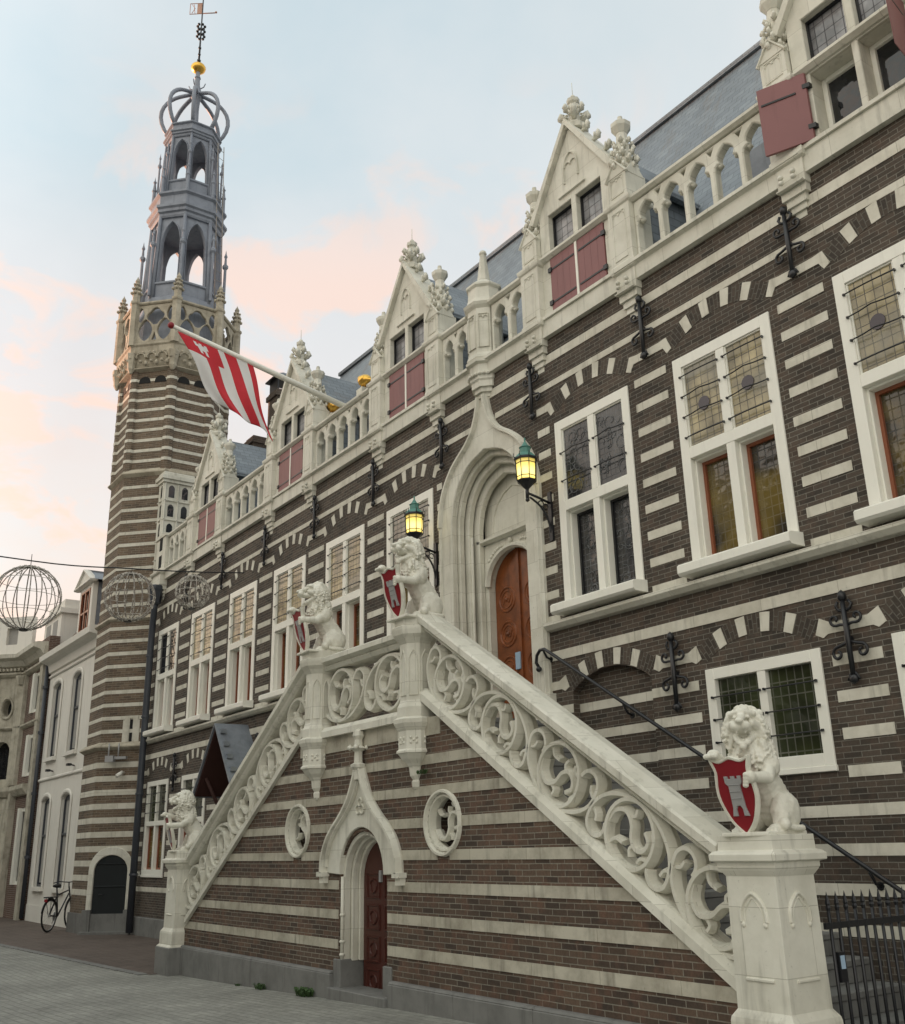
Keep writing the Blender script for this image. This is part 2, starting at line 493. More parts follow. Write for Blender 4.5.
def slate():
    m, nt, b = mat('blue_grey_slate')
    uv = N(nt, 'ShaderNodeUVMap'); uv.uv_map = 'UVMap'
    t = N(nt, 'ShaderNodeTexBrick'); t.offset = .5
    for k, v in (('Scale', 1.0), ('Mortar Size', .006), ('Mortar Smooth', .3), ('Bias', 0.0), ('Brick Width', .22), ('Row Height', .12)): t.inputs[k].default_value = v
    t.inputs['Color1'].default_value = (.155, .18, .205, 1); t.inputs['Color2'].default_value = (.205, .235, .26, 1); t.inputs['Mortar'].default_value = (.10, .115, .13, 1)
    nt.links.new(uv.outputs[0], t.inputs['Vector'])
    f = noise_(nt, .9, 5, .7)
    c = mixc(nt, 1.0, t.outputs['Color'], ramp(nt, f, [(.3, (.7,)*3), (.7, (1.3,)*3)]), 'MULTIPLY')
    st = noise_(nt, 1.0, 5, .7, mapped(nt, 2.5, 1, .7))
    c = mixc(nt, N_mul(nt, ramp(nt, st, [(.56, (0, 0, 0)), (.7, (1, 1, 1))]), .5), c, (.16, .13, .10))
    nt.links.new(c, b.inputs['Base Color']); b.inputs['Roughness'].default_value = .42
    bump(nt, b, t.outputs['Fac'], -.006, .8)
    return m
M['slate'] = slate()

def cobble(name, c1, c2, mortar, bw, rh, ms=.008, sw=True):
    m, nt, b = mat(name)
    g = N(nt, 'ShaderNodeNewGeometry'); mp = N(nt, 'ShaderNodeMapping'); mp.inputs['Rotation'].default_value = (0, 0, R(0))
    nt.links.new(g.outputs['Position'], mp.inputs[0])
    t = N(nt, 'ShaderNodeTexBrick'); t.offset = .5
    for k, v in (('Scale', 1.0), ('Mortar Size', ms), ('Mortar Smooth', .3), ('Bias', 0.0), ('Brick Width', bw), ('Row Height', rh)): t.inputs[k].default_value = v
    t.inputs['Color1'].default_value = (*c1, 1); t.inputs['Color2'].default_value = (*c2, 1); t.inputs['Mortar'].default_value = (*mortar, 1)
    nt.links.new(mp.outputs[0], t.inputs['Vector'])
    f = noise_(nt, .7, 6, .7)
    c = mixc(nt, 1.0, t.outputs['Color'], ramp(nt, f, [(.3, (.72,)*3), (.7, (1.28,)*3)]), 'MULTIPLY')
    f3 = noise_(nt, 20, 4, .7)
    c = mixc(nt, .7, c, ramp(nt, f3, [(.3, (.7,)*3), (.7, (1.3,)*3)]), 'MULTIPLY')
    nt.links.new(c, b.inputs['Base Color']); b.inputs['Roughness'].default_value = .75
    ad = N(nt, 'ShaderNodeMath', operation='SUBTRACT'); nt.links.new(N_mul(nt, f3, .5), ad.inputs[0]); nt.links.new(t.outputs['Fac'], ad.inputs[1])
    bump(nt, b, ad.outputs[0], .006, .8)
    return m
M['road'] = cobble('grey_street_pavers', (.235, .235, .21), (.28, .28, .25), (.19, .19, .168), .21, .105)
M['clinker'] = cobble('red_brown_clinkers', (.095, .070, .056), (.125, .095, .078), (.065, .058, .05), .105, .21, .006)
# ------------------------------------------------------------------ the town hall facade (plane Y = 0, street towards -Y)
W0 = wall()
XL, XR = -23.35, 2.3
PX = -9.95                                   # portal axis
WIN = [-22.17, -20.07, -17.98, -15.93, -13.88, -11.90, -7.90, -5.93, -3.92, -1.92, 0.1]
PIER = [-21.12, -19.02, -16.95, -14.90, -12.88, -6.92, -4.925, -2.92, -.91]
DORM = [-20.07, -15.95, -11.90, -7.90, -3.93, 0.1]
hw = .64
hall = thing('town_hall', (-10.5, 0, 0), 'long gothic town hall of dark brick with cream stone bands and gables', 'town hall')

def rect(x0, x1, z0, z1): return [(x0, z0), (x1, z0), (x1, z1), (x0, z1)]
holes = []
for x in WIN: holes.append(rect(x-hw, x+hw, 4.28, 6.60))
GF = [(-22.20, .66, 1.22, 3.17), (-20.07, .66, 1.22, 3.17), (-15.9, .66, 1.22, 3.17), (-13.9, .64, 2.23, 3.22), (-5.9, .655, 2.23, 3.23), (-3.9, .655, 2.23, 3.23), (-1.9, .655, 2.23, 3.23), (.1, .655, 2.23, 3.23)]
for x, w, a, b in GF: holes.append(rect(x-w, x+w, a, b))
holes.append([(-7.9-.61, 1.9), (-7.9+.61, 1.9), (-7.9+.61, 3.28)]+[(-7.9+1.05*math.sin(R(a)), 2.43+1.05*math.cos(R(a))) for a in (30, 22, 14, 7, 0, -7, -14, -22, -30)]+[(-7.9-.61, 3.28)])
holes.append(rect(-17.98-.5, -17.98+.5, .02, 2.35))     # door under the hood
holes.append([(PX-.9, 2.9), (PX+.9, 2.9), (PX+.9, 6.05), (PX+.62, 6.5), (PX, 6.9), (PX-.62, 6.5), (PX-.9, 6.05)])
w = MB()
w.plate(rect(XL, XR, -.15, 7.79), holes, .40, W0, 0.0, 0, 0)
# blind niche back (right of the portal) is simply recessed brickwork drawn by its arch
BT = .095
def segs(x0, x1, cuts):
    out = []; x = x0
    for a, b in sorted(cuts):
        if a > x: out.append((x, min(a, x1)))
        x = max(x, b)
    if x < x1: out.append((x, x1))
    return [s for s in out if s[1]-s[0] > .03]
pc = 1.10 # portal plate half width
for k in range(9):
    z = 6.515-.3*k
    cuts = [(x-hw-.105, x+hw+.105) for x in WIN]+[(PX-pc+.02, PX+pc-.02)]
    for a, b in segs(XL, XR, cuts): w.box(a, b, -.007+.0007*(k % 2), .03, z, z+BT, 1)
# full bands above the arches
for z, t in ((7.115, .08), (7.46, .115)):
    hwp = .22 if z < 7.3 else .09
    for a, b in segs(XL, XR, [(PX-hwp, PX+hwp)]): w.box(a, b, -.008, .03, z, z+t, 1)
# spring bands and arches of the upper windows
def arch_ring(cx, zc, r0, r1, half, stones, sw=.105, yb=-.0075):
    """alternating ring of voussoirs; half angle in degrees from vertical"""
    def seg(a0, a1, m, out):
        pts = []
        nn = 3
        for i in range(nn+1):
            a = R(90-(a0+(a1-a0)*i/nn)); pts.append((cx+r1*math.cos(a), zc+r1*math.sin(a)))
        for i in range(nn, -1, -1):
            a = R(90-(a0+(a1-a0)*i/nn)); pts.append((cx+r0*math.cos(a), zc+r0*math.sin(a)))
        n = len(pts)
        vs = [W0(a, out, c) for a, c in pts]+[W0(a, -.03, c) for a, c in pts]
        fs = [tuple(range(n)), ]+[(i, i+n, (i+1) % n+n, (i+1) % n) for i in range(n)]
        uv = [[((a-cx)*0+zz*0+math.hypot(a-cx, zz-zc), math.degrees(math.atan2(a-cx, zz-zc))*math.pi/180*(r0+r1)/2) for a, zz in pts]]+[[(0, 0), (0, .05), (.05, .05), (.05, 0)]]*n
        w.add(vs, fs, m, False, uv)
    dang = math.degrees(sw/((r0+r1)/2))
    ang = [(-half+ (i+1)*2*half/(stones+1)) for i in range(stones)]
    edges = [-half]
    for a in ang:
        seg(edges[-1], a-dang/2, 2, .003); seg(a-dang/2, a+dang/2, 1, .008); edges.append(a+dang/2)
    seg(edges[-1], half, 2, .003)
    return dang
def flare(cx, zc, r0, r1, half, sgn, xend, zb, t):
    """cream springer: band with a splayed end that closes the arch ring"""
    a = R(90-half*sgn); b = R(90-(half+6.5)*sgn)
    p_in = (cx+r0*math.cos(a), zc+r0*math.sin(a)); p_out = (cx+r1*math.cos(a), zc+r1*math.sin(a))
    q_in = (cx+(r0-.03)*math.cos(b), zc+(r0-.03)*math.sin(b))
    if r1 > 1.23: p_in = (cx+sgn*.66, zb+.010); p_out = (cx+sgn*.715, zb+.150); pb = (cx+sgn*.735, zb-.028)
    else: p_in = (cx+sgn*.635, zb-.050); p_out = (cx+sgn*.70, zb+.108); pb = (cx+sgn*.705, zb-.082)
    xb = p_in[0]+sgn*.085
    xt = p_out[0]+sgn*.03
    poly = [p_in, p_out, (p_out[0]+sgn*.11, zb+t), (xend, zb+t), (xend, zb), (pb[0]+sgn*.05, zb), pb]
    if sgn < 0: poly = poly[::-1]
    # ensure orientation
    w.prism(poly, -.03, .0085, W0, 1)
def arches(centres, zc, r0, r1, half, stones, zb, t, piers):
    for c in centres: arch_ring(c, zc, r0, r1, half, stones)
    for c in centres:
        for sgn in (-1, 1):
            e = c+sgn*1.0
            for p in piers:
                if 0 < (p-c)*sgn < 1.3: e = p+sgn*.004
            if abs(e-PX) < 1.35: e = PX-sgn*pc*.98
            e = max(XL, min(XR, e))
            flare(c, zc, r0, r1, half, sgn, e, zb, t)
arches(WIN, 5.90, 1.03, 1.22, 35, 4, 6.815, BT, PIER)
GA = [x for x in WIN if abs(x-PX) > 1 ]
arches(GA, 2.43, 1.06, 1.24, 34.5, 4, 3.335, BT, PIER)
# ground floor bands
w.box(XL, PX-pc, -.008, .03, 3.675, 3.785, 1); w.box(PX+pc, XR, -.008, .03, 3.675, 3.785, 1)
for k in range(8):
    z = 3.05-.31*k
    cuts = [(PX-pc, PX+pc)]
    for x, ww, a, b in GF:
        if z+BT > a-.06 and z < b+.06: cuts.append((x-ww-.105, x+ww+.105))
    if z < 2.4: cuts.append((-17.98-.62, -17.98+.62))
    if z < 3.1 and z > 2.9: cuts.append((-17.98-.75, -17.98+.75))
    if z > 1.85: cuts.append((-7.9-.612, -7.9+.612))
    t = BT if z > .5 else .06
    if z < .4: continue
    for a, b in segs(XL, XR, cuts): w.box(a, b, -.007+.0007*(k % 2), .03, z, z+t, 1)
# niche outline: recessed blind arch right of the portal
w.box(-7.9-.7, -7.9+.7, .10, .2, 1.8, 3.6, 0)
for k in range(4): w.box(-7.9-.69, -7.9+.69, .0935, .15, 3.05-.31*k, 3.05-.31*k+BT, 1)
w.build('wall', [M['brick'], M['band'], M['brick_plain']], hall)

# plinth, sill course, stone gutter band
p = MB()
for a, b in segs(XL, XR, [(-17.98-.55, -17.98+.55)]): p.box(a, b, -.06, .02, -.15, .37)
p.build('plinth', M['blue'], hall, bevel=.012)
p = MB()
for a, b in ((XL, PX-pc-.02), (PX+pc+.02, XR)):
    prof = [(.0, 4.02), (.07, 4.03), (.12, 4.075), (.12, 4.11), (.04, 4.135), (.0, 4.14)]
    p.loft([[W0(a, o, z) for o, z in prof], [W0(b, o, z) for o, z in prof]])
p.build('sill_course', M['stone'], hall)
p = MB()
for a, b in segs(-21.0, XR, [(d-.70, d+.70) for d in DORM]+[]):
    prof = [(.0, 7.79), (.075, 7.80), (.085, 7.97), (.14, 7.99), (.14, 8.03), (.0, 8.035), (-.25, 8.035), (-.25, 7.79)]
    p.loft([[W0(a, o, z) for o, z in prof], [W0(b, o, z) for o, z in prof]])
prof = [(.0, 7.79), (.075, 7.80), (.085, 7.97), (.14, 7.99), (.14, 8.03), (.0, 8.035), (-.25, 8.035), (-.25, 7.79)]
p.loft([[W0(XL, o, z) for o, z in prof], [W0(-21.001, o, z) for o, z in prof]])
for d in DORM:
    p.box(d-.70, d+.70, -.07, .25, 7.792, 8.02)
    p.box(d-.66, d+.66, -.10, .0, 8.021, 8.065)
p.build('gutter_band', M['stone'], hall)

# ------------------------------------------------------------------ windows
def frame_box(mb, x0, x1, z0, z1, t, y0, y1, m=0):
    mb.box(x0, x0+t, y0, y1, z0, z1, m); mb.box(x1-t, x1, y0, y1, z0, z1, m)
    mb.box(x0+t, x1-t, y0, y1, z1-t, z1, m); mb.box(x0+t, x1-t, y0, y1, z0, z0+t, m)
def pane(mb, x0, x1, z0, z1, y, m=0, su=0.0):
    mb.add([(x0, y, z0), (x1, y, z0), (x1, y, z1), (x0, y, z1)], [(0, 1, 2, 3)], m, False, [[(x0+su, z0), (x1+su, z0), (x1+su, z1), (x0+su, z1)]])
def bar_tube(mb, x0, x1, z, y, wob=0.0):
    n = 8; pts = []
    for i in range(n+1):
        t = i/n
        pts.append((x0+(x1-x0)*t, y-.012*math.sin(t*PI), z+wob*math.exp(-((t-.5)/.16)**2)))
    mb.tube(pts, .0075, 5)
    for x in (x0, x1): mb.box(x-.008, x+.008, y-.006, y+.05, z-.010, z+.010)
def tall_window(cx, glu, gll, casement=True, bars=4, wob=.018, seed=0):
    """cross window of the main floor"""
    rr = random.Random(seed)
    root = MB()
    x0, x1, z0, z1 = cx-hw, cx+hw, 4.28, 6.60
    t = .115
    y0, y1 = -.018, .13
    root.box(x0, x0+t, y0, y1, z0, z1); root.box(x1-t, x1, y0, y1, z0, z1)
    root.box(x0+t, x1-t, y0, y1, z1-.125, z1)
    root.box(x0+t, x1-t, y0, y1, 5.425, 5.545)
    root.box(cx-.052, cx+.052, y0+.003, y1, 5.545, z1-.125)
    root.box(cx-.052, cx+.052, y0+.003, y1+.03, z0+.02, 5.425)
    # stepped reveals of the lower lights
    for a, b in ((x0+t, cx-.052), (cx+.052, x1-t)):
        root.box(a, a+.022, .045, .19, z0+.02, 5.425); root.box(b-.022, b, .045, .19, z0+.02, 5.425)
        root.box(a+.022, b-.022, .045, .19, 5.40, 5.425)
        for q in (a, b-.016): root.box(q, q+.016, -.002, .03, 5.545, z1-.125)
        root.box(a+.016, b-.016, -.002, .03, 5.545, 5.56); root.box(a+.016, b-.016, -.002, .03, z1-.141, z1-.125)
    root.box(x0, x1, y0+.04, .19, z0-.01, z0+.02)
    wd = root.build('window', M['white'], hall, bevel=.004)
    sl = MB()
    sl.loft([[W0(x, o, z) for o, z in ((-.02, 4.165), (.19, 4.165), (.215, 4.19), (.215, 4.265), (.19, 4.285), (-.02, 4.30))] for x in (cx-hw-.035, cx+hw+.035)])
    sl.build('sill', M['white'], wd, origin=None)
    g = MB()
    su = rr.random()*7
    for a, b in ((x0+t, cx-.052), (cx+.052, x1-t)): pane(g, a, b, 5.545, z1-.125, .018, 0, su)
    g.build('upper_pane', glu, wd)
    g = MB(); c = MB()
    for a, b in ((x0+t+.022, cx-.052-.022), (cx+.052+.022, x1-t-.022)):
        pane(g, a+.03, b-.03, z0+.05, 5.37, .165, 0, su)
        if casement: frame_box(c, a, b, z0+.02, 5.40, .034, .135, .175)
        else: frame_box(c, a, b, z0+.02, 5.40, .030, .14, .175)
    g.build('lower_pane', gll, wd)
    c.build('casement', M['casement'] if casement else M['iron'], wd)
    if bars:
        for a, b in ((x0+t-.018, cx-.052+.015), (cx+.052-.015, x1-t+.018)):
            for i in range(bars):
                bb = MB(); bar_tube(bb, a, b, 5.66+i*(.70/(bars-1)) if bars > 2 else 5.80+i*.36, -.034, wob if i in (1, 2) else 0)
                bb.build('iron_bar', M['iron'], wd)
    return wd
spec = {0: ('gl_plain', 'gl_low', True), 1: ('gl_tan', 'gl_low', True), 2: ('gl_tan', 'gl_low', True), 3: ('gl_tan', 'gl_low', True), 4: ('gl_tan', 'gl_low', True), 5: ('gl_grey', 'gl_low', True), 6: ('gl_dark', 'gl_dark', False), 7: ('gl_tan', 'gl_low', True), 8: ('gl_tan', 'gl_low', True), 9: ('gl_tan', 'gl_low', True), 10: ('gl_tan', 'gl_low', True)}
for i, x in enumerate(WIN):
    a, b, c = spec[i]
    wd = tall_window(x, M[a], M[b], c, 2 if i == 6 else 4, seed=i)
    if i in (7, 8, 9):
        # dark roundels of painted glass in the upper lights
        for q in (-.29, .28):
            r = MB(); r.plate(arc(x+q, 5.98, .075, 0, 345, 14), [], .006, W0, -.008)
            r.build('glass_roundel', M['roundel'] if 'roundel' in M else M.setdefault('roundel', simple('dark_glass_roundel', (.045, .035, .045), .2)), wd)
# tracery-like lead pattern of the window beside the portal
def squiggle(cx):
    rr = random.Random(4); lm = simple('lead_came', (.20, .21, .22), .5); wo = [o for o in hall.children if o.name.startswith('window')][6]
    for (a, b, z0, z1, y) in ((cx-.52, cx-.07, 5.57, 6.45, .012), (cx+.07, cx+.52, 5.57, 6.45, .012), (cx-.46, cx-.12, 4.34, 5.36, .158), (cx+.12, cx+.46, 4.34, 5.36, .158)):
        r = MB()
        for k in range(26):
            x = a+.04+(b-a-.08)*rr.random(); z = z0+.05+(z1-z0-.1)*rr.random(); q = .03+.05*rr.random()
            st = rr.random()*360
            pts = [(xx, y, zz) for xx, zz in arc(x, z, q, st, st+150+rr.random()*120, 8) if a < xx < b and z0 < zz < z1]
            if len(pts) > 3: r.tube(pts, .0035, 3)
        r.build('lead_tracery', lm, wo)
squiggle(WIN[6])

def ground_window(x, hwid, a, b, gl, tall=False):
    r = MB(); t = .105
    x0, x1 = x-hwid, x+hwid; y0, y1 = -.02, .12
    frame_box(r, x0, x1, a, b, t, y0, y1)
    r.box(x-.045, x+.045, y0+.003, y1, a+t, b-t)
    r.box(x0-.01, x1+.01, -.03, .05, a-.05, a)
    if tall: r.box(x0+t, x-.045, y0+.003, y1, a+1.0, a+1.1); r.box(x+.045, x1-t, y0+.003, y1, a+1.0, a+1.1)
    wd = r.build('window', M['white'], hall, bevel=.004)
    g = MB(); zt = a+1.1 if tall else a+t
    for p_, q in ((x0+t, x-.045), (x+.045, x1-t)):
        pane(g, p_, q, zt, b-t, .04, 0, x)
    g.build('upper_pane' if tall else 'pane', gl, wd)
    if tall:
        g = MB(); c = MB()
        for p_, q in ((x0+t, x-.045), (x+.045, x1-t)):
            frame_box(c, p_, q, a+t, a+1.0, .04, .06, .10); pane(g, p_+.04, q-.04, a+t+.04, a+.96, .09, 0, x)
        g.build('lower_pane', M['gl_low'], wd); c.build('casement', M['casement'], wd)
    for p_, q in ((x0+t-.035, x-.045+.02), (x+.045-.02, x1-t+.035)):
        for k in range(3):
            z = zt+(b-t-zt)*(.24+.27*k)
            bb = MB(); bb.tube([(p_, -.035, z), (q, -.035, z)], .0075, 5)
            for xx in (p_, q): bb.box(xx-.008, xx+.008, -.045, .03, z-.011, z+.011)
            bb.build('iron_bar', M['iron'], wd)
for i, (x, ww, a, b) in enumerate(GF): ground_window(x, ww, a, b, M['gl_green'], b-a > 1.5)

# ------------------------------------------------------------------ portal
P = MB()
ogee = [(1.09, 2.9), (1.09, 5.9), (1.06, 6.12), (.96, 6.40), (.80, 6.62), (.62, 6.77), (.42, 6.90), (.27, 7.04), (.17, 7.22), (.115, 7.40), (.10, 7.52)]
og = ogee[:2]+smoothpts(ogee[1:], 4)[1:]
outer = [(PX+x, z) for x, z in og]+[(PX-x, z) for x, z in reversed(og)]
def inner(wd, zs, zt, z0=2.9):
    k = [(wd, z0), (wd, zs), (wd*.975, zs+.25*(zt-zs)), (wd*.84, zs+.58*(zt-zs)), (wd*.50, zs+.86*(zt-zs)), (0, zt)]
    k = k[:1]+smoothpts(k[1:], 4)
    return [(PX+x, z) for x, z in k]+[(PX-x, z) for x, z in reversed(k[:-1])]
def outset(poly, m=.001): return poly
P.plate(outer, [inner(.80, 5.75, 6.74, 2.901)], .10, W0, .055, .012)
prev = 0.0
steps = [(.755, 5.74, 6.67, -.05), (.69, 5.71, 6.58, -.16), (.60, 5.68, 6.46, -.27)]
big = inner(.90, 5.80, 6.88, 2.9)
for wd_, zs, zt, o in steps:
    P.plate(big, [inner(wd_, zs, zt, 2.905)], .085, W0, o, .01)
# outer roll along the ogee and rounded hood mould
edge = [(PX+x*.985, z) for x, z in og[1:]]
P.rib([(PX+x-.035, z) for x, z in og[1:]], .075, .14, W0, .11)
P.rib([(PX-x+.035, z) for x, z in og[1:]], .075, .14, W0, .11)
P.rib([(PX+x-.035, z) for x, z in ((1.09, 2.9), (1.09, 5.9))], .06, .10, W0, .085)
P.rib([(PX-x+.035, z) for x, z in ((1.09, 2.9), (1.09, 5.9))], .06, .10, W0, .085)
for s in (-1, 1):
    for q, o in ((.675, -.19),):
        P.tube([W0(PX+s*q, o-.01, 2.9), W0(PX+s*q, o-.01, 3.6), W0(PX+s*q, o-.01, 5.7)], .022, 8)
        for z in (3.55, 3.9): P.lathe([(.034, 0), (.04, .02), (.034, .04)], PX+s*q, -(o-.01), 8, z0=z, smooth=True)
    P.box(PX+s*1.09-.06, PX+s*1.09+.06, -.10, .02, 2.9, 3.3)
portal = P.build('portal', M['stone'], hall)
T = MB()
# tympanum, transom and door surround
door_arch = [(PX-.53, 2.9), (PX+.53, 2.9), (PX+.53, 4.98)]+[(PX+.53*math.cos(R(a)), 4.98+.46*math.sin(R(a))) for a in range(10, 180, 10)]+[(PX-.53, 4.98)]
T.plate(rect(PX-.66, PX+.66, 2.9, 5.58), [door_arch], .12, W0, -.36, .008)
T.rib([(x, z) for x, z in door_arch[1:]], .085, .10, W0, -.30)
T.rib([(PX-.66, 5.62), (PX+.66, 5.62)], .085, .12, W0, -.27)
T.box(PX-.66, PX+.66, .42, .46, 5.58, 6.6)
T.rib([(PX-.46, 5.66), (PX-.46, 5.80), (PX-.43, 5.97), (PX-.34, 6.13), (PX-.19, 6.25), (PX, 6.32), (PX+.19, 6.25), (PX+.34, 6.13), (PX+.43, 5.97), (PX+.46, 5.80), (PX+.46, 5.66)], .03, .04, W0, -.40)
for s in (-1, 1):                                 # carved spandrel leaves
    for k in range(7):
        T.ball(W0(PX+s*(.20+.05*k), -.352, 5.49-.004*k*k), .026, sub=1, sy=.5)
T.ball(W0(PX, -.34, 5.52), .05, sub=1, sy=.6, sx=.7)
T.build('tympanum', M['stone'], portal)
D = MB()
for s in (-1, 1):
    pts = [(PX+s*.012, 2.9), (PX+s*.525, 2.9), (PX+s*.525, 4.98)]+[(PX+s*.525*math.cos(R(a)), 4.98+.455*math.sin(R(a))) for a in range(10, 90, 10)]+[(PX+s*.012, 5.435)]
    if s < 0: pts = pts[::-1]
    D.plate(pts, [], .06, W0, -.46, .006)
D.box(PX-.028, PX+.028, .435, .47, 2.9, 5.43)
door = D.build('door', M['wood'], hall)
dm = MB()
for s in (-1, 1):
    for k in range(4):
        z = 3.36+k*.47
        x = PX+s*.27
        dm.rib(arc(x, z, .165, 0, 345, 20), .035, .03, W0, -.445, closed=True)
        dm.rib(arc(x, z, .115, 0, 345, 16), .022, .025, W0, -.45, closed=True)
        dm.rib(smoothpts([(x-.075, z-.05), (x-.02, z+.06), (x+.03, z-.04), (x+.08, z+.05)], 4), .03, .025, W0, -.447)
        dm.ball(W0(x, -.455, z), .035, sub=1)
dm.build('carved_medallion', M['wood'], door)
hd = MB(); hd.box(PX-.10, PX-.0, .42, .455, 3.80, 4.02); hd.build('lock_plate', M['sign_blue'], door)
th = MB(); th.box(PX-.9, PX+.9, -.02, .6, 2.86, 2.955); th.build('threshold', M['blue'], hall)
# recess lining behind everything (dark hall beyond the openings)
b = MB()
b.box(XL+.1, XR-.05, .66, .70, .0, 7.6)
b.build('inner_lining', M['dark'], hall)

# ------------------------------------------------------------------ side door with the gabled timber hood
D = MB(); D.box(-17.98-.5, -17.98+.5, .12, .18, .02, 2.35); D.build('side_door', M['wood_dark'], hall)
H = MB()
hx, hz, hb = -17.5, 3.84, 2.66
for s in (-1, 1):
    n = Vector((s*1.18, 0, .87)).normalized()*.05
    a = (hx, hz); c = (hx+s*.88, hb)
    lo = []
    for y in (-.62, .0):
        lo.append([(a[0], y, a[1]), (c[0], y, c[1]), (c[0]-n.x, y, c[1]-n.z), (a[0], y, a[1]-.075)])
    H.loft(lo, 0)
hood = H.build('porch_hood', M['underside'], hall)
H = MB()
for s in (-1, 1):
    n = Vector((s*1.18, 0, .87)).normalized()
    a = (hx, hz); c = (hx+s*.92, hb-.05)
    lo = [[(a[0]+n.x*0, y, a[1]+.03), (c[0]+n.x*.03, y, c[1]+n.z*.03), (c[0], y, c[1]), (a[0], y, a[1]+.002)] for y in (-.66, .02)]
    H.loft(lo, 0)
    for k in range(5):
        t = .12+k*.19
        x = a[0]+(c[0]-a[0])*t+n.x*.04; z = a[1]+(c[1]-a[1])*t+n.z*.04
        H.box(x-.05, x+.05, -.60, -.50, z-.04, z+.04)
H.build('lead_roof', M['leadsheet'], hood)
for s in (-1, 1):
    H = MB(); H.tube([(hx+s*.62, -.52, 2.95), (hx+s*.62, -.28, 2.5), (hx+s*.62, -.02, 2.3)], .035, 6)
    H.box(hx+s*.62-.03, hx+s*.62+.03, -.04, .02, 2.1, 3.0)
    H.build('bracket', M['underside'], hood)
# amber globe lamp on the wall beside the hood
L = MB(); L.lathe([(.02, 0), (.06, .03), (.085, .22), (.05, .27), (.01, .28)], -16.0, -.14, 8, z0=2.92)
L.build('side_lamp', M['bulb2'] if 'bulb2' in M else M.setdefault('bulb2', lampglass('side_lamp_glass', (.95, .85, .15), 1.6)), hall)

# ------------------------------------------------------------------ wall anchors
def anchor_mesh():
    a = MB(); F = ident
    a.tube([(0, -.06, -.33), (0, -.06, 0), (0, -.06, .33)], [.022, .028, .022], 6)
    a.ball((0, -.06, .37), .045, sub=1, sz=1.3); a.ball((0, -.06, -.34), .05, sub=1, sy=.6)
    a.box(-.015, .015, -.05, .02, -.02, .02)
    for s in (-1, 1):
        sp = lambda cx, cz, r, a0, a1: [(s*x, -.055, z) for x, z in arc(cx, cz, r, a0, a1, 12)]
        # lower scroll
        a.tube([(0, -.055, -.02), (s*.07, -.055, -.045)]+[(s*(.115+(.062-.0036*i)*math.cos(R(100-28*i))), -.055, -.115+(.062-.0036*i)*math.sin(R(100-28*i))) for i in range(14)], .0145, 5)
        a.tube([(0, -.055, .12), (s*.06, -.055, .13)]+[(s*(.105+(.054-.0034*i)*math.cos(R(-100+28*i))), -.055, .18+(.054-.0034*i)*math.sin(R(-100+28*i))) for i in range(13)], .0135, 5)
        a.tube([(0, -.055, .24), (s*.055, -.055, .255), (s*.075, -.055, .295), (s*.05, -.055, .33)], .015, 5)
        a.tube([(0, -.055, -.27), (s*.035, -.055, -.31), (s*.055, -.055, -.35)], .012, 5)
    return a.build('wall_anchor', M['iron'], None)
A = anchor_mesh(); first = True
for x in PIER+[PX-1.0, PX+1.05]:
    for z in ((7.16,) if abs(x-PX) < 1.2 else (7.16, 3.25)):
        if z < 4 and -16.5 < x < -12: continue
        o = A if first else A.copy()
        if not first: COL.objects.link(o)
        first = False
        o.parent = hall; o.location = Vector((x, 0, z))-Vector(hall['_o'])

# ------------------------------------------------------------------ dormer gables (modelled once at x = 0)
def leaf(mb, p, d, r):
    """one curled crocket leaf: stem outwards, bulb turned up and back"""
    p = Vector(p); o = Vector((d[0], d[1], 0)); up = Vector((0, 0, 1)); t = Vector((-d[1], d[0], 0))
    mb.tube([p, p+o*r*1.6+up*r*.2, p+o*r*2.6+up*r*1.1, p+o*r*2.3+up*r*2.1, p+o*r*1.6+up*r*1.9], [r*.55, r*.75, r*.85, r*.6, r*.3], 5)
    for s in (-1, 1): mb.tube([p+o*r*.9, p+o*r*1.9+t*s*r*.9+up*r*.5, p+o*r*2.0+t*s*r*1.25+up*r*1.3], [r*.4, r*.5, r*.2], 4)
def pinnacle(mb, x, y, z, s=1.0, h=.62, rr=None):
    """crocketed gothic pinnacle: stem, two rings of leaves, cap"""
    rr = rr or random.Random(3)
    mb.lathe([(.12*s, 0), (.10*s, .12*s), (.085*s, .30*s), (.07*s, h*.62), (.06*s, h*.66)], x, y, 8, z0=z, rot=R(22.5))
    for ring, (zz, rad, n, sz) in enumerate(((.0, .150, 8, .042), (.10, .145, 8, .042), (.20, .125, 8, .038), (.30, .11, 6, .036), (.39, .095, 6, .032))):
        for k in range(n):
            a = 2*PI*(k+.5*ring)/n+rr.uniform(-.12, .12)
            leaf(mb, (x+rad*.55*s*math.cos(a), y+rad*.55*s*math.sin(a), z+zz*s), (math.cos(a), math.sin(a)), sz*s*.74*(.9+.3*rr.random()))
    mb.lathe([(.06*s, 0), (.075*s, .03), (.12*s, .10*s), (.125*s, .15*s), (.08*s, .165*s), (.06*s, .19*s), (.035*s, .22*s), (.03*s, .27*s), (.0001, .29*s)], x, y, 8, z0=z+h*.62, rot=R(22.5))
def corbel(mb, x, y, z0, z1, w, n=4, rot=45, lo=.12):
    """stepped corbel pyramid hanging under a pier; top width w"""
    H = z1-z0; r = w/2*math.sqrt(2) if n == 4 else w/2/math.cos(PI/n)
    pr = []
    zs = [0, .06, .06, .16, .16, .26, .26, .38, .38, .52, .52, .90, .92, .96, 1.0]
    rs = [.16, .26, .36, .36, .50, .50, .64, .64, .80, .80, .88, .88, 1.06, 1.12, 1.12]
    for a, b in zip(zs, rs): pr.append((r*b, z0+H*a))
    mb.lathe(pr, x, y, n, rot=R(rot))
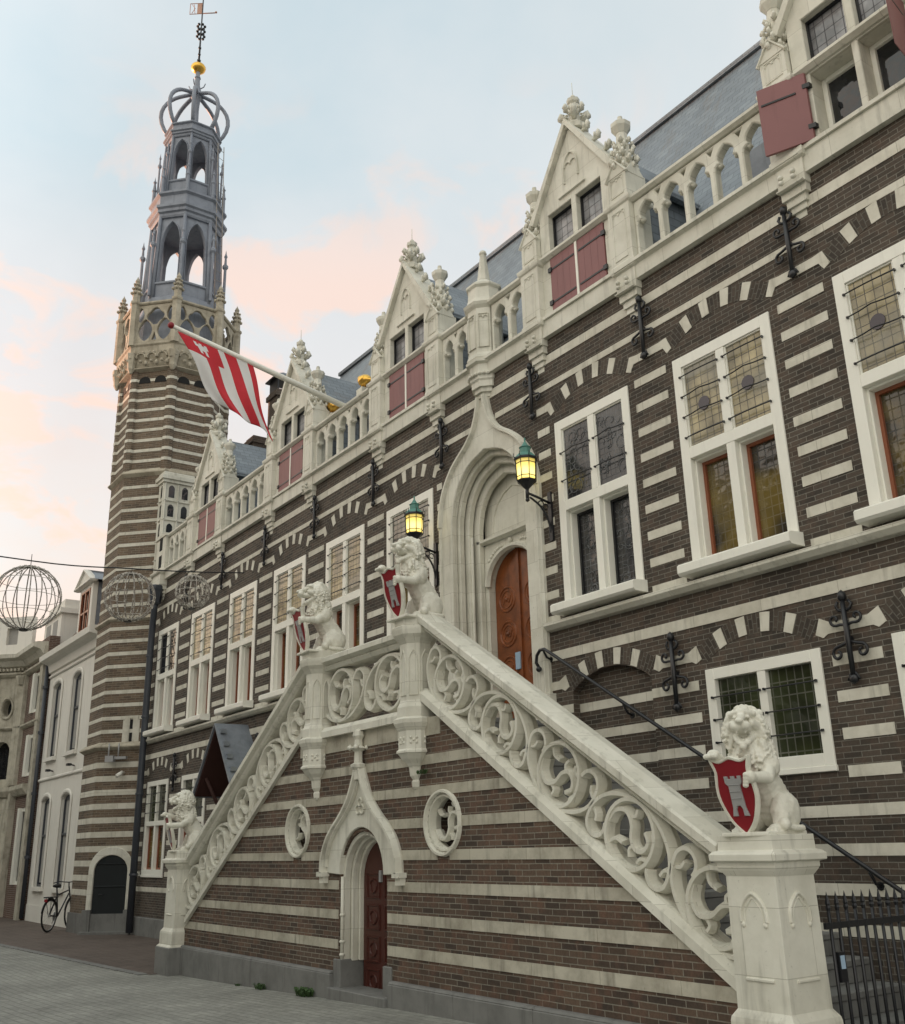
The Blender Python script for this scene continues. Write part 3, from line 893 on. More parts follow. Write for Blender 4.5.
def dormer(cx, opened=False, seed=0):
    d = MB(); F = wall(cx)
    gz = 10.60
    gable = [(-.68, 8.03), (.68, 8.03), (.68, 9.60), (0, gz), (-.68, 9.60)]
    up = [rect(-.50, -.045, 8.98, 9.53), rect(.045, .50, 8.98, 9.53)]
    lw = [rect(-.50, -.035, 8.09, 8.85), rect(.035, .50, 8.09, 8.85)]
    d.plate(gable, up+lw, .28, F, .03, .008)
    # transom cornice, sill
    d.loft([[F(x, o, z) for o, z in ((0, 8.86), (.055, 8.865), (.10, 8.90), (.10, 8.93), (.03, 8.96), (0, 8.96))] for x in (-.66, .66)])
    d.box(-.5, .5, -.05, .05, 8.955, 8.98, 0, lambda a, b, c: (cx+a, b, c))
    # blind tracery in the gable
    d.rib([(x, z) for x, z in lancet(.13, 9.80, 10.02, 10.22)[1:]], .028, .05, F, .055)
    d.rib([(-.13, 9.80), (-.13, 10.02)], .028, .05, F, .055)
    for s in (-1, 1): d.rib(arc(s*.055, 10.03, .055, 0, 180, 8), .02, .04, F, .05)
    d.rib([(-.25, 9.64), (.25, 9.64)], .03, .05, F, .06)
    # raking copings with crockets
    for s in (-1, 1):
        a = (s*.74, 9.49); b = (0, gz+.03)
        L = math.hypot(b[0]-a[0], b[1]-a[1]); n = (s*(b[1]-a[1])/L, (s*(a[0]-b[0]))/L)
        poly = [(a[0], a[1]), (b[0], b[1]+.0), (b[0], b[1]+.10), (a[0]+n[0]*.085, a[1]+n[1]*.085)]
        if s > 0: poly = poly[::-1]
        d.prism(poly, -.26, .10, F)
        for t in (.36, .60, .84):
            px = a[0]+(b[0]-a[0])*t+n[0]*.06; pz = a[1]+(b[1]-a[1])*t+n[1]*.06
            leaf(d, F(px, -.06, pz), (s, 0), .044)
    # apex finial
    d.lathe([(.17, -.02), (.19, .04), (.12, .09), (.085, .14), (.075, .42)], cx, .10, 8, z0=gz, rot=R(22.5))
    for k in range(4):
        a = PI/4+k*PI/2
        leaf(d, (cx+.04*math.cos(a), .10+.04*math.sin(a), gz+.17), (math.cos(a), math.sin(a)), .056)
        a += PI/4; leaf(d, (cx+.05*math.cos(a), .10+.05*math.sin(a), gz+.27), (math.cos(a), math.sin(a)), .044)
    d.lathe([(.05, 0), (.085, .04), (.09, .09), (.05, .11), (.03, .16), (.0001, .17)], cx, .10, 8, z0=gz+.42)
    d.tube([(cx, .10, gz+.55), (cx, .10, gz+.80)], .006, 4)
    # flanking piers
    for s in (-1, 1):
        x = s*.84
        G = lambda a, b, c, x=x: (cx+x+a, b, c)
        d.box(-.175, .175, -.12, .24, 8.03, 8.83, 0, G); d.box(-.15, .15, -.10, .24, 8.96, 9.30, 0, G)
        d.lathe([(.25, 0), (.285, .02), (.30, .05), (.30, .08), (.25, .11), (.215, .14)], cx+x, .06, 4, z0=8.83, rot=R(45))
        d.lathe([(.27, 0), (.27, .03), (.25, .05)], cx+x, .06, 4, z0=8.03, rot=R(45))
        # sunk panels with trefoil head
        for z0_, z1_ in ((8.12, 8.76), (9.0, 9.25)):
            d.rib([(x-.10, z0_), (x-.10, z1_), (x+.10, z1_), (x+.10, z0_)], .018, .03, F, .13 if z0_ < 8.5 else .11, closed=True)
            d.rib(arc(x-.045, z1_-.05, .04, 0, 180, 6), .016, .03, F, .13 if z0_ < 8.5 else .11)
            d.rib(arc(x+.045, z1_-.05, .04, 0, 180, 6), .016, .03, F, .13 if z0_ < 8.5 else .11)
        # gablets
        d.prism([(x-.155, 9.28), (x+.155, 9.28), (x+.0, 9.49)], .05, .108, F)
        d.rib([(x-.175, 9.26), (x, 9.50), (x+.175, 9.26)], .035, .05, F, .128)
        d.prism([(.06-.16, 9.28), (.06+.16, 9.28), (.06, 9.48)], -.155, .155, lambda a, b, c, x=x: (cx+x+b, a, c))
        pinnacle(d, cx+x, .06, 9.38, 1.05, .90, random.Random(seed*2+s))
        corbel(d, cx+x, .06, 7.34, 8.03, .35)
        for k in range(2):
            for zz in (7.74, 7.80):
                d.ball(F(x-.07+.14*k, .155, zz+.02), .032, sub=1); 
        d.rib([(x-.15, 7.70), (x+.15, 7.70)], .03, .04, F, .14)
    root = d.build('dormer', M['stone'], hall)
    g = MB()
    for a, b in ((-.50, -.045), (.045, .50)): pane(g, cx+a, cx+b, 8.98, 9.53, .09, 0, cx)
    g.build('leaded_pane', M['gl_dormer'], root)
    f = MB()
    for a, b in ((-.50, -.045), (.045, .50)): frame_box(f, cx+a, cx+b, 8.98, 9.53, .018, .05, .085)
    f.build('iron_frame', M['iron'], root)
    if not opened:
        for s in (-1, 1):
            sh = MB()
            x0, x1 = (cx-.497, cx-.02) if s < 0 else (cx+.02, cx+.497)
            for k in range(4):
                q0 = x0+(x1-x0)*k/4; q1 = x0+(x1-x0)*(k+1)/4
                sh.box(q0+.0015, q1-.0015, -.045, -.010+.0, 8.085, 8.855)
            so = sh.build('shutter', M['shutter'], root)
            for z in (8.22, 8.70):
                hg = MB(); e = x0 if s < 0 else x1
                hg.box(min(x0, x1)+.02, max(x0, x1)-.02, -.053, -.046, z-.012, z+.012)
                hg.box(e-.03, e+.03, -.065, -.04, z-.03, z+.03)
                hg.build('strap_hinge', M['iron'], root)
        ml = MB(); ml.box(cx-.018, cx+.018, -.055, -.012, 8.085, 8.855); ml.build('centre_batten', M['white'], root)
    else:
        g = MB(); f = MB()
        for a, b in ((-.50, -.035), (.035, .50)):
            pane(g, cx+a+.05, cx+b-.05, 8.14, 8.80, .20, 0, cx); frame_box(f, cx+a, cx+b, 8.09, 8.85, .05, .16, .22)
        g.build('window_pane', M['gl_plain'], root); f.build('window_frame', M['white'], root, bevel=.004)
        for s in (-1, 1):
            sh = MB()
            ang = R(157) if s < 0 else R(100)
            hx_ = cx+s*.53
            F2 = lambda a, b, c, hx_=hx_, s=s, ang=ang: (hx_-s*(a*math.cos(ang)) , -.05-a*math.sin(ang)*1.0-b*.9, c)
            sh.box(0.0, .47, 0, .035, 8.07, 8.86, 0, F2)
            so = sh.build('shutter', M['shutter'], root)
            hg = MB(); hg.box(.10, .44, -.012, 0.046, 8.645, 8.665, 0, F2)
            hg.build('shutter_strap', M['iron'], root)
            for z in (8.22, 8.70):
                hg = MB(); hg.box(-.04, .03, -.01, .045, z-.025, z+.025, 0, F2); hg.build('hinge', M['iron'], root)
    # slated roof and cheeks behind the stone gable
    r = MB()
    for s in (-1, 1):
        r.add([(cx+s*.66, .25, 8.0), (cx+s*.66, .25, 9.62), (cx+s*.66, 2.1, 9.62), (cx+s*.66, .9, 8.0)], [(0, 1, 2, 3)])
        r.add([(cx+s*.76, .25, 9.50), (cx, .25, 10.56), (cx, 2.4, 10.56), (cx+s*.76, 2.1, 9.50)], [(0, 1, 2, 3)])
        r.box(cx+s*.76-.04, cx+s*.76+.04, .25, 2.1, 9.44, 9.51)
    r.build('dormer_roof', M['slate'], root)
    return root
for i, x in enumerate(DORM): dormer(x, i == 4, i)

# ------------------------------------------------------------------ openwork gallery between the gables
def gallery(x0, x1, n, parent):
    g = MB(); L = x1-x0; pw = L/n
    hs = []
    for k in range(n):
        c = pw*(k+.5)
        hs.append(trefoil_arch(pw*.5-.035, 8.075, 8.48, 8.745, c))
        if k < n-1: hs.append([(pw*(k+1)-.045, 8.78), (pw*(k+1), 8.70), (pw*(k+1)+.045, 8.78)])
    g.plate(rect(0, L, 8.036, 8.82), hs, .12, wall(x0), .045, .014)
    for k in range(n):
        c = x0+pw*(k+.5)
        for s in (-1, 1): g.ball(W0(c+s*(pw*.5-.085), -.015, 8.545), .028, sub=1, sy=1.6)
    g.loft([[W0(x, o, z) for o, z in ((-.10, 8.82), (.07, 8.82), (.105, 8.85), (.105, 8.885), (.0, 8.92), (-.10, 8.90))] for x in (x0, x1)])
    return g.build('gallery_balustrade', M['stone'], parent)
prev = None
for a, b in zip(DORM[:-1], DORM[1:]):
    l, r_ = a+1.015, b-1.015
    if a < PX < b:
        gallery(l, PX-.27, 2, hall); gallery(PX+.27, r_, 2, hall)
    else: gallery(l, r_, 5, hall)
gallery(-22.45, DORM[0]-1.015, 4, hall)
g = MB()
g.lathe([(.27, 0), (.29, .05), (.27, .10), (.255, .13), (.255, .82), (.30, .86), (.32, .90), (.27, .93), (.25, 1.0), (.235, 1.17), (.27, 1.20), (.27, 1.23), (.10, 1.36), (.045, 1.80), (.06, 1.83), (.045, 1.87), (.0001, 1.90)], PX, .06, 8, z0=8.0, rot=R(22.5))
for fi in (-1, 0, 1):
    ang = R(-90+45*fi)
    ox, oy = PX+.237*math.cos(ang), .06+.237*math.sin(ang)
    Fp = frame(ox, oy, -math.sin(ang), math.cos(ang))
    g.rib([(-.07, 8.20), (-.07, 8.72), (.07, 8.72), (.07, 8.20)], .018, .03, Fp, .018, closed=True)
    for s in (-1, 1): g.rib(arc(s*.033, 8.66, .03, 0, 180, 6), .014, .03, Fp, .018)
pr = []
for a, b in zip([0, .05, .05, .15, .15, .25, .25, .36, .36, .50, .54, .90, .94, 1.0], [.30, .36, .46, .46, .56, .56, .70, .70, .84, .84, .92, .92, 1.1, 1.12]): pr.append((.275*b, 7.40+.61*a))
g.lathe(pr, PX, .06, 8, rot=R(22.5))
for k in range(10): g.ball((PX+.26*math.cos(R(-160+14*k)), .06+.26*math.sin(R(-160+14*k)), 7.80), .03, sub=1)
g.build('gallery_pier', M['stone'], hall)
# end pier with small louvred lights at the far left
g = MB()
F = wall(-22.78)
g.box(-.34, .30, -.12, .25, 8.0, 8.86, 0, lambda a, b, c: (-22.78+a, b, c))
g.box(-.37, .33, -.15, .27, 8.86, 8.93, 0, lambda a, b, c: (-22.78+a, b, c))
corbel(g, -22.78, .06, 7.3, 8.0, .55)
pe = g.build('end_pier', M['stone'], hall)
lv = MB()
for z in (8.12, 8.55): lv.box(-22.88, -22.70, -.128, -.11, z, z+.30)
lv.build('louvre', M['dark'], pe)

# ------------------------------------------------------------------ main roof, gutter, chimneys
r = MB()
zr, yr = 12.72, 3.0
y0, z0 = .75, 8.0
r.add([(-19.6, y0, z0), (XR, y0, z0), (XR, yr, zr), (-19.6, yr, zr)], [(0, 1, 2, 3)])
r.add([(-19.6, 6.0, 7.6), (XR, 6.0, 7.6), (XR, yr, zr), (-19.6, yr, zr)], [(3, 2, 1, 0)])
for x in (-19.6, XR): r.add([(x, y0, z0), (x, yr, zr), (x, 6.0, 7.6)], [(0, 1, 2)])
r.box(-19.65, XR, yr-.07, yr+.07, zr-.03, zr+.05)
roof = r.build('roof', M['slate'], hall)
r = MB()
r.box(XL, XR, .25, .80, 7.78, 7.84); r.box(-19.6, XR, .70, .78, 7.84, 8.22)
r.box(XL+.3, -19.6, .8, 6.0, 7.6, 7.8)
r.build('gutter', M['gutter'], roof)
r = MB()
k = (zr-z0)/(yr-y0)
for x, z in ((-6.05, 8.75), (-5.2, 8.8), (-9.2, 8.9)):
    r = MB(); y = y0+(z-z0)/k
    n = Vector((0, -k, 1)).normalized()
    for zz in (0,):
        c0 = Vector((x, y, z)); up = Vector((0, 1/k, 1)).normalized()
        pts = [c0+n*.06, c0+n*.06+Vector((.42, 0, 0)), c0+n*(.34)+Vector((.42, 0, 0))+up*.5, c0+n*.34+up*.5]
        pts2 = [p_+n*.03 for p_ in pts]
        r.loft([pts, pts2])
    r.build('skylight', M['leadsheet'], roof)
r = MB()
r.lathe([(.12, 0), (.10, .15), (.16, .20), (.02, .32), (.02, .5)], -16.6, yr, 8, z0=zr)
r.build('roof_vent', M['gutter'], roof)
def chimney(x, y, z0_, z1_, sx, sy, cap):
    c = MB(); c.box(x-sx/2, x+sx/2, y-sy/2, y+sy/2, z0_, z1_)
    c.box(x-sx/2-.05, x+sx/2+.05, y-sy/2-.05, y+sy/2+.05, z1_-.22, z1_-.08)
    o = c.build('chimney', M['brick_old'], roof)
    if cap:
        h = MB(); h.box(x-sx/2+.02, x+sx/2-.02, y-sy/2+.02, y-sy/2+.06, z1_, z1_+.35); h.box(x-sx/2+.02, x+sx/2-.02, y+sy/2-.06, y+sy/2-.02, z1_, z1_+.35)
        h.lathe([(sx*.95, 0), (sx*.95, .04), (.02, .30)], x, y, 4, z0=z1_+.35, rot=R(45)); h.build('chimney_cap', M['iron'], roof)
chimney(-22.95, 3.0, 7.6, 13.55, .55, .6, True)
chimney(-24.5, 3.0, 7.6, 12.75, .5, .5, False)
chimney(-25.6, 3.2, 7.6, 12.55, .9, .6, False)
# low wing behind the left end
r = MB()
r.box(-26.5, -19.7, 2.2, 6.2, 0, 9.6, 0)
r.build('rear_wing', M['brick_brown'], hall)
r = MB()
r.loft([[(x, 2.0, 9.6), (x, 4.2, 11.6), (x, 6.4, 9.6)] for x in (-26.6, -19.6)])
r.build('rear_roof', M['slate'], hall)
# right hand end wall and back so that the building is solid
r = MB(); r.box(XR-.3, XR, .41, 6.0, -.15, 7.79); r.box(XL, XR, 5.9, 6.2, -.15, 7.6); r.build('end_wall', M['brick'], hall)

# downpipe against the tower
d = MB()
pts = [(-22.97, -.15, .05), (-22.95, -.15, 3.0), (-22.93, -.15, 6.3), (-22.88, -.16, 6.8), (-22.72, -.20, 7.1), (-22.70, -.20, 7.25)]
d.tube(pts, .075, 10)
d.lathe([(.10, 0), (.13, .04), (.17, .30), (.19, .36), (.19, .42), (.17, .45)], -22.70, -.20, 8, z0=7.2, rot=R(22.5))
for z in (1.2, 2.9, 4.6, 6.0): d.lathe([(.09, 0), (.095, .02), (.09, .05)], -22.95, -.15, 10, z0=z)
d.build('downpipe', M['pipe'], hall)
# ------------------------------------------------------------------ ground
def gz(x, y=0):
    t = max(0.0, min(1.0, (x+15.8)/9.0))
    return .17*t*t*(3-2*t)*1.0+ (.02*max(0, min(1, (x+15.8)/6)) )
def sheet(name, poly, mt, dz, kind='structure', nx=60):
    pass
def grid_sheet(name, x0, x1, yfun0, yfun1, mt, dz, nx=80, ny=4):
    vs = []; fs = []
    for i in range(nx+1):
        x = x0+(x1-x0)*i/nx
        for j in range(ny+1):
            y = yfun0(x)+(yfun1(x)-yfun0(x))*j/ny
            vs.append((x, y, gz(x)+dz))
    for i in range(nx):
        for j in range(ny):
            a = i*(ny+1)+j; fs.append((a, a+ny+1, a+ny+2, a+1))
    b = MB(); b.add(vs, fs); o = b.build(name, mt, None); tag(o, kind='structure'); return o
g = MB()
xs = [-400, -120, -60, -40]+[-30+.75*i for i in range(57)]+[20, 60, 120, 400]
ys = [-400, -100, -40, -20, -10, -5, 0, 10, 60, 400]
vs = [(x, y, gz(x)) for x in xs for y in ys]; n = len(ys)
g.add(vs, [(i*n+j, (i+1)*n+j, (i+1)*n+j+1, i*n+j+1) for i in range(len(xs)-1) for j in range(n-1)])
tag(g.build('street', M['road'], None), kind='structure')
grid_sheet('pavement', -60, -15.3, lambda x: -2.30-.055*max(0, -15.3-x) if x > -24 else -2.78, lambda x: .3, M['clinker'], .006)
# row of darker channel stones between the two pavings
b = MB()
for i in range(29):
    x = -15.4-.30*i
    y = -2.30-.055*(-15.3-x)
    b.box(x-.29, x, y-.14, y-.004, -.05, gz(x)+.012)
tag(b.build('kerb_stones', M['blue'], None), kind='structure')

# ------------------------------------------------------------------ the double staircase
XS, YF = -9.87, -1.95
WF = wall(0, YF)
st = thing('stone_staircase', (XS, -1.0, 0), 'double flight entrance staircase with banded red brick front, arched cellar door and cream tracery parapets', 'staircase')
SL = .633
def ztop(d): return 3.79-SL*(d-1.62)
def zbot(d): return 2.842-SL*(d-1.62)
DT, DE = 1.22, 5.18           # landing half width, outer end
front = []
zl = 2.90
right = [(XS+DE, zbot(DE)), (XS+1.53, zl), (XS-1.53, zl), (XS-DE, zbot(DE))]
outer = [(XS-DE, -.1), (XS+DE, -.1)]+right
door_h = [(XS-.50, -.05), (XS+.50, -.05), (XS+.50, 1.33)]+[(XS+.50*math.cos(R(a)), 1.33+.50*math.sin(R(a))) for a in range(15, 180, 15)]+[(XS-.50, 1.33)]
oc = [arc(XS+s*1.55, 1.87, .275, 0, 345, 24) for s in (-1, 1)]
w = MB()
w.plate(outer, [door_h]+oc, .30, WF, 0.0)
def dmax(z): return 1.62+(2.842-z)/SL if z < 2.9 else 1.5
def hood_half(z):
    if z < 1.40: return .55
    t = [(1.40, .80), (1.64, .74), (1.88, .58), (2.05, .38), (2.25, .16), (2.45, .05), (3.2, .04)]
    for (a, b), (c, d) in zip(t[:-1], t[1:]):
        if a <= z <= c: return b+(d-b)*(z-a)/(c-a)
    return .03
for k in range(7):
    z = .62+.303*k
    z1 = z+.095
    for s in (-1, 1):
        cuts = [(0, hood_half(z+.05)-.03)]
        zz = z+.05
        if abs(zz-1.87) < .31: q = math.sqrt(.31**2-(zz-1.87)**2); cuts.append((1.55-q, 1.55+q))
        L = segs(0, min(DE, dmax(z1)), cuts)
        for i, (a, b_) in enumerate(L):
            e1 = b_; e0 = b_
            if i == len(L)-1 and dmax(z1) < DE: e0 = min(DE, dmax(z))
            pts = [(XS+s*a, z), (XS+s*e0, z), (XS+s*e1, z1), (XS+s*a, z1)]
            if s < 0: pts = pts[::-1]
            w.prism(pts, -.02, .0075+.0006*(k % 2), WF, 1)
w.box(XS-1.53, XS+1.53, -.0085, .02, 2.72, 2.90, 1, lambda a, b, c: (a, YF+b, c))
# masonry core of both flights
for s in (-1, 1):
    for k in range(16):
        d0 = DT+.265*k; z = 2.95-.170*(k+1)
        xa, xb = XS+s*d0, XS+s*(d0+.265)
        w.box(min(xa, xb)+.001, max(xa, xb)-.001, YF+.30, -.001, -.1, z-.035, 0)
w.box(XS-DT, XS+DT, YF+.30, -.001, 2.3, 2.90, 0)
w.box(XS-DT, XS-.9, YF+.30, -.001, -.1, 2.3, 0); w.box(XS+.9, XS+DT, YF+.30, -.001, -.1, 2.3, 0)
w.build('stair_wall', [M['brick_red'], M['band_old']], st)
t = MB()
for s in (-1, 1):
    for k in range(16):
        d0 = DT+.265*k-.0; z = 2.95-.170*(k+1)
        xa, xb = XS+s*(d0-.0), XS+s*(d0+.265+.03)
        t.box(min(xa, xb), max(xa, xb), YF+.29, -.003, z-.05, z)
        t.box(min(XS+s*(d0+.0), XS+s*(d0+.02)), max(XS+s*(d0+.0), XS+s*(d0+.02)), YF+.29, -.003, z, z+.12)
t.box(XS-DT-.03, XS+DT+.03, YF+.05, -.003, 2.90, 2.955)
t.build('step', M['blue'], st, bevel=.006)
p = MB()
for a, b_ in ((XS-DE+.05, XS-.60), (XS+.60, XS+DE-.05)):
    for i in range(4):
        q0 = a+(b_-a)*i/4; q1 = a+(b_-a)*(i+1)/4
        p.box(q0+.002, q1-.002, YF-.065, YF+.02, -.1, .37+.0*i)
        p.loft([[(x, YF-.065, .37), (x, YF-.045, .395), (x, YF+.02, .40), (x, YF+.02, .37)] for x in (q0+.002, q1-.002)])
p.box(XS-.60, XS+.60, YF-.10, YF+.45, -.1, gz(XS)+.10)
p.box(XS-.60, XS-.44, YF-.02, YF+.40, .0, .52); p.box(XS+.44, XS+.60, YF-.02, YF+.40, .0, .52)
p.build('plinth', M['blue'], st, bevel=.008)

# cellar doorway
a = MB()
k = [(.805, 1.40), (.79, 1.55), (.70, 1.73), (.56, 1.87), (.42, 1.97), (.29, 2.08), (.19, 2.19), (.12, 2.31), (.065, 2.42), (.035, 2.52)]
k = smoothpts(k, 4)
def archdoor(wd, z0_, zs): return [(XS-wd, z0_), (XS+wd, z0_), (XS+wd, zs)]+[(XS+wd*math.cos(R(q)), zs+wd*1.02*math.sin(R(q))) for q in range(12, 180, 12)]+[(XS-wd, zs)]
outl = [(XS-.50, .44), (XS+.50, .44), (XS+.50, 1.38)]+[(XS+x, z) for x, z in k]+[(XS-x, z) for x, z in reversed(k)]+[(XS-.50, 1.38)]
outl2 = outl
def ring_open(o_, i_): return list(o_)+list(reversed(i_))
def archo(wd, z0_, zs): return [(XS+wd, z0_), (XS+wd, zs)]+[(XS+wd*math.cos(R(q)), zs+wd*1.02*math.sin(R(q))) for q in range(12, 180, 12)]+[(XS-wd, zs), (XS-wd, z0_)]
a.plate(ring_open([(XS+.535, 1.385)]+[(XS+x-.02, z) for x, z in k]+[(XS-x+.02, z) for x, z in reversed(k)]+[(XS-.535, 1.385)], archo(.47, 1.385, 1.39)), [], .07, WF, .03, .008)
for wd, o in ((.455, -.035), (.43, -.12), (.405, -.20)):
    a.plate(ring_open(archo(.499, .50, 1.33), archo(wd, .50, 1.32)), [], .08, WF, o, .008)
for s in (-1, 1):
    a.rib([(XS+s*(x+.0), z) for x, z in k], .062, .14, WF, .10)
    a.rib([(XS+s*(x-.06), z) for x, z in k[2:-6]], .03, .07, WF, .075)
    a.box(-.065, .065, -.10, .02, 1.36, 1.41, 0, lambda q, b, c, s=s: (XS+s*.815+q, YF+b, c))
    a.box(-.045, .045, -.07, .02, 1.29, 1.36, 0, lambda q, b, c, s=s: (XS+s*.815+q, YF+b, c))
    if s < 0: a.tube([WF(XS+s*.47, -.02, .50), WF(XS+s*.47, -.02, 1.36)], .022, 8)
    for z in ((.55, .68, .95) if s < 0 else ()): a.lathe([(.026, 0), (.034, .012), (.026, .03)], XS+s*.47, YF+.02, 8, z0=z, smooth=True)
# little blind trefoil and finial
for q in (90, 210, 330): a.rib(arc(XS+.05*math.cos(R(q)), 2.08+.05*math.sin(R(q)), .045, 0, 340, 10), .02, .03, WF, .05)
a.lathe([(.05, -.10), (.055, 0), (.085, .03), (.09, .06), (.05, .08), (.045, .20), (.10, .235), (.05, .26), (.045, .33), (.07, .37), (.06, .42), (.0001, .46)], XS, YF-.06, 8, z0=2.47, rot=R(22.5))
for q in range(4):
    an = R(45+90*q); a.ball((XS+.10*math.cos(an), YF-.06+.10*math.sin(an), 2.715), .035, sub=1)
a.build('cellar_doorway', M['stone'], st)
d = MB()
d.plate([(XS-.40, .16), (XS+.40, .16), (XS+.40, 1.32)]+[(XS+.40*math.cos(R(q)), 1.32+.41*math.sin(R(q))) for q in range(12, 180, 12)]+[(XS-.40, 1.32)], [], .05, WF, -.25)
dr = d.build('cellar_door', M['wood_dark'], st)
d = MB()
for s in (-1, 1):
    for z in (.30, .62, .94, 1.26):
        x = XS+s*.19
        d.rib(rect(x-.13, x+.13, z-.12, z+.12), .03, .035, WF, -.235, closed=True)
        d.rib(arc(x, z, .07, 0, 330, 10), .025, .03, WF, -.235, closed=True)
d.build('door_panel', M['wood_dark'], dr)
d = MB(); d.box(XS-.04, XS-.0, YF+.225, YF+.25, 1.30, 1.42); d.build('door_plate', M['silver'], dr)

# round openings with curled tracery
def cusped(mb, cx, cz, r, F, out, w_=.05, dd=.12, rot=0.0, mir=1):
    """circle holding one S-shaped mouchette rib with cusps, as in the parapet"""
    def T(pts):
        c, s = math.cos(R(rot)), math.sin(R(rot))
        return [(cx+mir*(x*c-z*s), cz+(x*s+z*c)) for x, z in pts]
    S_ = [(-r*.98, r*.05), (-r*.82, -r*.34), (-r*.42, -r*.50), (-r*.05, -r*.28), (r*.12, r*.10), (r*.42, r*.26), (r*.72, r*.10), (r*.80, -r*.20), (r*.60, -r*.42), (r*.36, -r*.36)]
    mb.rib(smoothpts(T(S_), 4), w_, dd, F, out)
    # cusps
    for p0, p1, p2 in (((-r*.55, r*.78), (-r*.42, r*.48), (-r*.18, r*.42)), ((-r*.18, -r*.42), (r*.0, -r*.52), (-r*.02, -r*.72)), ((r*.28, r*.22), (r*.16, r*.42), (r*.26, r*.58)), ((r*.80, r*.48), (r*.58, r*.50), (r*.52, r*.66)), ((r*.30, -r*.92), (r*.34, -r*.70), (r*.52, -r*.62))):
        mb.rib(smoothpts(T([p0, p1, p2]), 3), w_*.75, dd*.8, F, out-dd*.1)
for s in (-1, 1):
    o = MB()
    cx = XS+s*1.55
    o.rib(arc(cx, 1.87, .295, 0, 352.5, 32), .05, .10, WF, .035, closed=True)
    o.rib(arc(cx, 1.87, .255, 0, 352.5, 32), .05, .14, WF, .0, closed=True)
    cusped(o, cx, 1.87, .235, WF, -.05, .055, .10, 80 if s < 0 else 20)
    o.plate(arc(cx, 1.87, .27, 0, 345, 24), [], .02, WF, -.26, m=1)
    o.build('round_opening', [M['stone'], M['dark']], st)

# parapet tracery
def rail(mb, pts, y0_, y1_, prof):
    """sweep a rail profile (out,z offset) along (x,z) pts; profile symmetric given as list (y,z)"""
    loops = []
    for x, z in pts: loops.append([(x, y, z+dz) for y, dz in prof])
    mb.loft(loops)
YC = YF+.15
def parapet(mb, pts_top, slope, s):
    pass
def tracery_run(mb, P, dirv, L, h, ntype, F_out):
    pass
TR = MB()
def unit(mb, C, ex, ez, r, flip, half=None, w_=.070, dd=.15):
    """one parapet bay: cusped circle C with the wrapping pair of mouchettes. ex = unit along slope, ez = unit up (perpendicular)"""
    def T(pts): return [(C[0]+ex[0]*a+ez[0]*b*flip, C[1]+ex[1]*a+ez[1]*b*flip) for a, b in pts]
    out = .0
    mb.rib(T(arc(0, .0, r, 0, 348, 28)), w_, dd, WF, out, closed=True)
    # inner cusped S
    Sx = [(-r*.95, r*.10), (-r*.84, -r*.30), (-r*.45, -r*.52), (-r*.08, -r*.30), (r*.10, r*.10), (r*.38, r*.28), (r*.66, r*.14), (r*.72, -r*.16), (r*.50, -r*.36)]
    mb.rib(smoothpts(T([(a, b) for a, b in Sx]), 4), w_*1.05, dd*.85, WF, out-.012)
    for tri in (((-r*.70, r*.66), (-r*.50, r*.42), (-r*.20, r*.40)), ((-r*.22, -r*.46), (-r*.04, -r*.56), (-r*.06, -r*.76)), ((r*.24, r*.22), (r*.12, r*.40), (r*.22, r*.60)), ((r*.86, r*.34), (r*.62, r*.42), (r*.56, r*.60)), ((r*.94, -r*.2), (r*.76, -r*.42), (r*.80, -r*.55))):
        mb.rib(smoothpts(T(list(tri)), 3), w_*.8, dd*.7, WF, out-.02)
    # outer envelope: head - round the circle - head
    R1 = r*1.80; hb = r*.98
    env = []
    for i in range(23):
        a = R(180+180*i/22)
        env.append((R1*math.cos(a)*(.93+.07*abs(math.cos(a))), r*.30+ (hb+r*.32)*math.sin(a)))
    # heads
    hr = r*.40
    headL = arc(-R1+hr, r*.42, hr, 180, 10, 8)
    headR = arc(R1-hr, r*.42, hr, 0, 170, 8)
    path = list(reversed([(x, z) for x, z in arc(-R1+hr, r*.42, hr, 180, -25, 9)]))+env[1:-1]+headR
    mb.rib(smoothpts(T(path), 2), w_, dd, WF, out-.006)
    # cusp inside each mouchette head
    for q in (-1, 1):
        mb.rib(smoothpts(T([(q*(R1-hr*.15), r*.10), (q*(R1-hr*.65), r*.22), (q*(R1-hr*.8), r*.42)]), 3), w_*.8, dd*.7, WF, out-.02)
cs, sn = 1/math.hypot(1, SL), SL/math.hypot(1, SL)
for s in (-1, 1):
    tr = MB()
    ex = (s*cs, -sn); ez = (s*sn, cs)
    for i in range(5):
        d = 1.69+.79*i
        zc = ztop(d)-.540
        unit(tr, (XS+s*d, zc), ex, ez, .262, 1 if i % 2 == 0 else -1)
    tr.build('parapet_tracery', M['stone'], st)
    rl = MB()
    def rr_(d0, d1, prof, zf):
        rl.loft([[(XS+s*d, y, zf(d)+dz) for y, dz in prof] for d in (d0, d1)])
    cap = [(YF-.095, -.115), (YF-.095, -.05), (YF-.075, -.03), (YF+.08, .0), (YF+.22, -.03), (YF+.25, -.05), (YF+.25, -.115), (YF+.22, -.14), (YF-.03, -.14)]
    rr_(1.22, 4.99, cap, ztop)
    mould = [(YF-.035, -.14), (YF-.055, -.155), (YF-.03, -.185), (YF+.0, -.20), (YF+.20, -.20), (YF+.22, -.16), (YF+.21, -.14)]
    rr_(1.22, 4.99, mould, ztop)
    bot = [(YF-.05, .0), (YF-.05, .08), (YF+.0, .125), (YF+.03, .135), (YF+.22, .135), (YF+.25, .12), (YF+.28, .0)]
    rr_(1.22, 5.02, bot, zbot)
    rl.build('sloping_rail', M['stone'], st)
